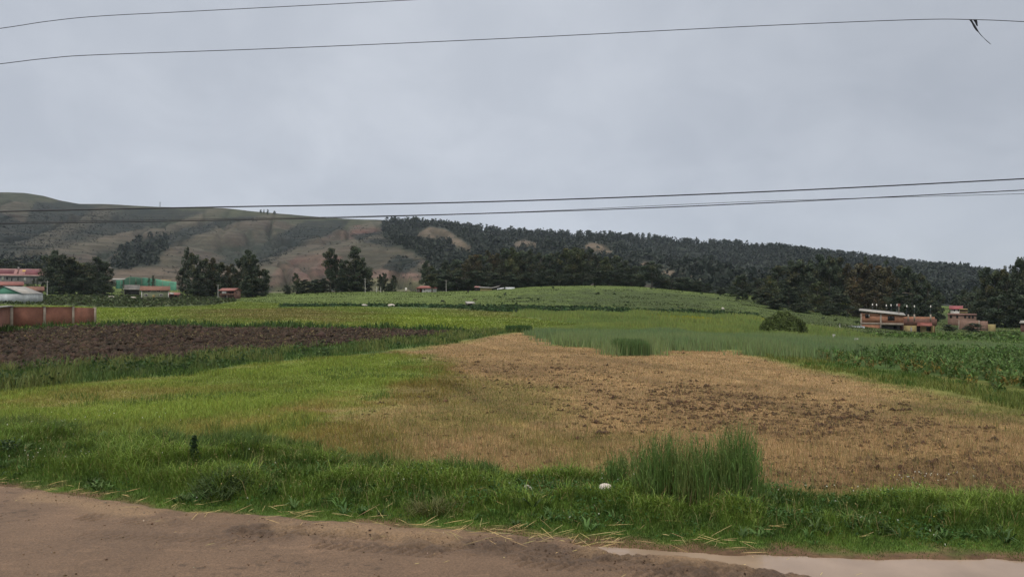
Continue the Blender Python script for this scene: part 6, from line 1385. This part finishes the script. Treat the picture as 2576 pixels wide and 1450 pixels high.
def rag():
    Y = 13.6; f = lambda px, py: Vector(((px - CX) / F * Y, Y, CZ + (YH - py) * Y / F))
    o0 = f(2440, 50); s = thing('torn_strip', 'torn dark plastic strip hanging from the second wire', 'strip', o0)
    def ribbon(pts, w):
        V = []; F_ = []
        for k, ((px, py), ww) in enumerate(zip(pts, w)):
            p = f(px, py) - o0; a = Vector((ww, .25 * ww * math.sin(k * 1.3), .3 * ww)); V += [p - a, p + a]
        n = len(V); V += [Vector(v) + Vector((0, .006, 0)) for v in V]
        for k in range(len(pts) - 1):
            q = (2 * k, 2 * k + 1, 2 * k + 3, 2 * k + 2); F_ += [q, tuple(i + n for i in reversed(q)), (2 * k, 2 * k + 2, 2 * k + 2 + n, 2 * k + n), (2 * k + 3, 2 * k + 1, 2 * k + 1 + n, 2 * k + 3 + n)]
        return np.array([tuple(v) for v in V]), np.array(F_)
    part('strip', [ribbon([(2440.5, 49.5), (2446, 58), (2451, 67), (2456, 75), (2460, 80)], [.020, .018, .022, .015, .008])], M_cable, s)
    part('strip', [ribbon([(2452, 50), (2455, 56), (2456.5, 62), (2458, 66)], [.030, .026, .016, .006])], M_cable, s)
    v, g = tube([f(*q) - o0 for q in ((2459, 79), (2468, 90), (2480, 102), (2491, 111.5))], [.007, .006, .006, .005], 5); part('string', [(v, g)], M_cable, s)
rag()
# ------------------------------------------------------------------ camera, light, air
def build_light():
    w = bpy.data.worlds.new('World'); scene.world = w; w.use_nodes = True
    n = w.node_tree.nodes; l = w.node_tree.links; bg = n['Background']; bg.inputs[1].default_value = .1
    el, az = math.radians(52), math.radians(205)
    sky = n.new('ShaderNodeTexSky'); sky.sky_type = 'NISHITA'; sky.sun_disc = False; sky.sun_elevation = el; sky.sun_rotation = az; sky.altitude = 3300
    tc = n.new('ShaderNodeTexCoord'); sp = n.new('ShaderNodeSeparateXYZ'); l.new(tc.outputs['Generated'], sp.inputs[0])
    def math_(op, a, b=None):
        m = n.new('ShaderNodeMath'); m.operation = op
        for k, v in enumerate((a, b)):
            if v is None: continue
            if isinstance(v, (int, float)): m.inputs[k].default_value = v
            else: l.new(v, m.inputs[k])
        return m.outputs[0]
    zz = math_('ADD', math_('MULTIPLY', math_('MAXIMUM', sp.outputs[2], 0.0), .75), .36)
    cb = n.new('ShaderNodeCombineXYZ'); l.new(math_('DIVIDE', sp.outputs[0], zz), cb.inputs[0]); l.new(math_('DIVIDE', sp.outputs[1], zz), cb.inputs[1])
    def noise(sc, det, rough=.5, dist=0.0):
        t = n.new('ShaderNodeTexNoise'); t.inputs['Scale'].default_value = sc; t.inputs['Detail'].default_value = det; t.inputs['Roughness'].default_value = rough; t.inputs['Distortion'].default_value = dist
        l.new(cb.outputs[0], t.inputs['Vector']); return t.outputs['Fac']
    def rng_(v, a, b, c, d):
        r = n.new('ShaderNodeMapRange'); r.interpolation_type = 'SMOOTHSTEP'
        for k, q in enumerate((a, b, c, d)): r.inputs[k + 1].default_value = q
        l.new(v, r.inputs[0]); return r.outputs[0]
    big = rng_(noise(1.1, 4, .5, .5), .3, .7, 0, 1); med = rng_(noise(3.4, 6, .58, .4), .3, .7, 0, 1)
    tone = math_('ADD', math_('MULTIPLY', big, .62), math_('MULTIPLY', med, .38))
    ramp = n.new('ShaderNodeValToRGB'); e = ramp.color_ramp.elements
    e[0].position = .05; e[0].color = (.465, .500, .562, 1); e[1].position = 1.0; e[1].color = (.590, .625, .685, 1)
    l.new(tone, ramp.inputs[0])
    # sky above the view is brightened and warmed to light the ground
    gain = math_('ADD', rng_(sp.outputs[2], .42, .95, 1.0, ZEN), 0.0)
    low = rng_(sp.outputs[2], -.02, .12, .93, 1.0)
    warm = n.new('ShaderNodeMix'); warm.data_type = 'RGBA'; warm.blend_type = 'MULTIPLY'; l.new(rng_(sp.outputs[2], .40, .8, 0, 1), warm.inputs[0])
    l.new(ramp.outputs[0], warm.inputs[6]); warm.inputs[7].default_value = (1.16, 1.0, .80, 1)
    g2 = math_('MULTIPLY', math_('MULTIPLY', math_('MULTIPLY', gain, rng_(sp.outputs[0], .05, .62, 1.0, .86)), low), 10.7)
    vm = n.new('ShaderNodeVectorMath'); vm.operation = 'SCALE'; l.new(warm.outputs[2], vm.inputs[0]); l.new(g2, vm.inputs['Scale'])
    mx = n.new('ShaderNodeMix'); mx.data_type = 'RGBA'; mx.inputs[0].default_value = .93
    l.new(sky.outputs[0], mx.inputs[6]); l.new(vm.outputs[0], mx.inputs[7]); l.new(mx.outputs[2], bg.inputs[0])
    s = bpy.data.lights.new('sun', 'SUN'); s.energy = SUN; s.angle = math.radians(25); s.color = (1, .965, .91)
    o = bpy.data.objects.new('sun', s); link(o)
    d = Vector((math.sin(az) * math.cos(el), math.cos(az) * math.cos(el), math.sin(el)))
    o.rotation_euler = (-d).to_track_quat('-Z', 'Y').to_euler(); o.location = d * 50
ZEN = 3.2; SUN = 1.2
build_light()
def build_haze():
    lo = float(min(GZ.min(), hZ.min())) - 1.0; hi = float(hZ.max()) + 25
    x0, x1, y0, y1 = -2750, 2750, -60, 2620
    v = [(x0, y0, lo), (x1, y0, lo), (x1, y1, lo), (x0, y1, lo), (x0, y0, hi), (x1, y0, hi), (x1, y1, hi), (x0, y1, hi)]
    f = [(0, 3, 2, 1), (4, 5, 6, 7), (0, 1, 5, 4), (1, 2, 6, 5), (2, 3, 7, 6), (3, 0, 4, 7)]
    m = bpy.data.materials.new('haze'); m.use_nodes = True; n = m.node_tree.nodes; n.remove(n['Principled BSDF'])
    pv = n.new('ShaderNodeVolumePrincipled'); pv.inputs['Color'].default_value = (.72, .83, 1.0, 1); pv.inputs['Density'].default_value = HAZE; pv.inputs['Anisotropy'].default_value = 0.0
    m.node_tree.links.new(pv.outputs[0], n['Material Output'].inputs['Volume'])
    o = mesh_obj('haze', v, np.array(f), m); tag(o, 'thin blue grey air between the fields and the far hills', 'haze', kind='stuff')
HAZE = 5e-5
build_haze()
cam = bpy.data.cameras.new('camera'); co = bpy.data.objects.new('camera', cam); link(co)
co.location = (0, 0, CZ); co.rotation_euler = (math.pi / 2, 0, 0)
cam.sensor_width = 36; cam.lens = 36 * F / 2575; cam.shift_y = (YH - 725) / 2575; cam.clip_end = 9000; cam.clip_start = .1
scene.camera = co
vs = scene.view_settings; vs.view_transform = 'Standard'; vs.look = 'None'; vs.exposure = 0; vs.gamma = 1; vs.use_curve_mapping = False
scene.cycles.max_bounces = 6; scene.cycles.volume_bounces = 1; scene.cycles.diffuse_bounces = 3; scene.cycles.transparent_max_bounces = 8
scene.cycles.use_denoising = True
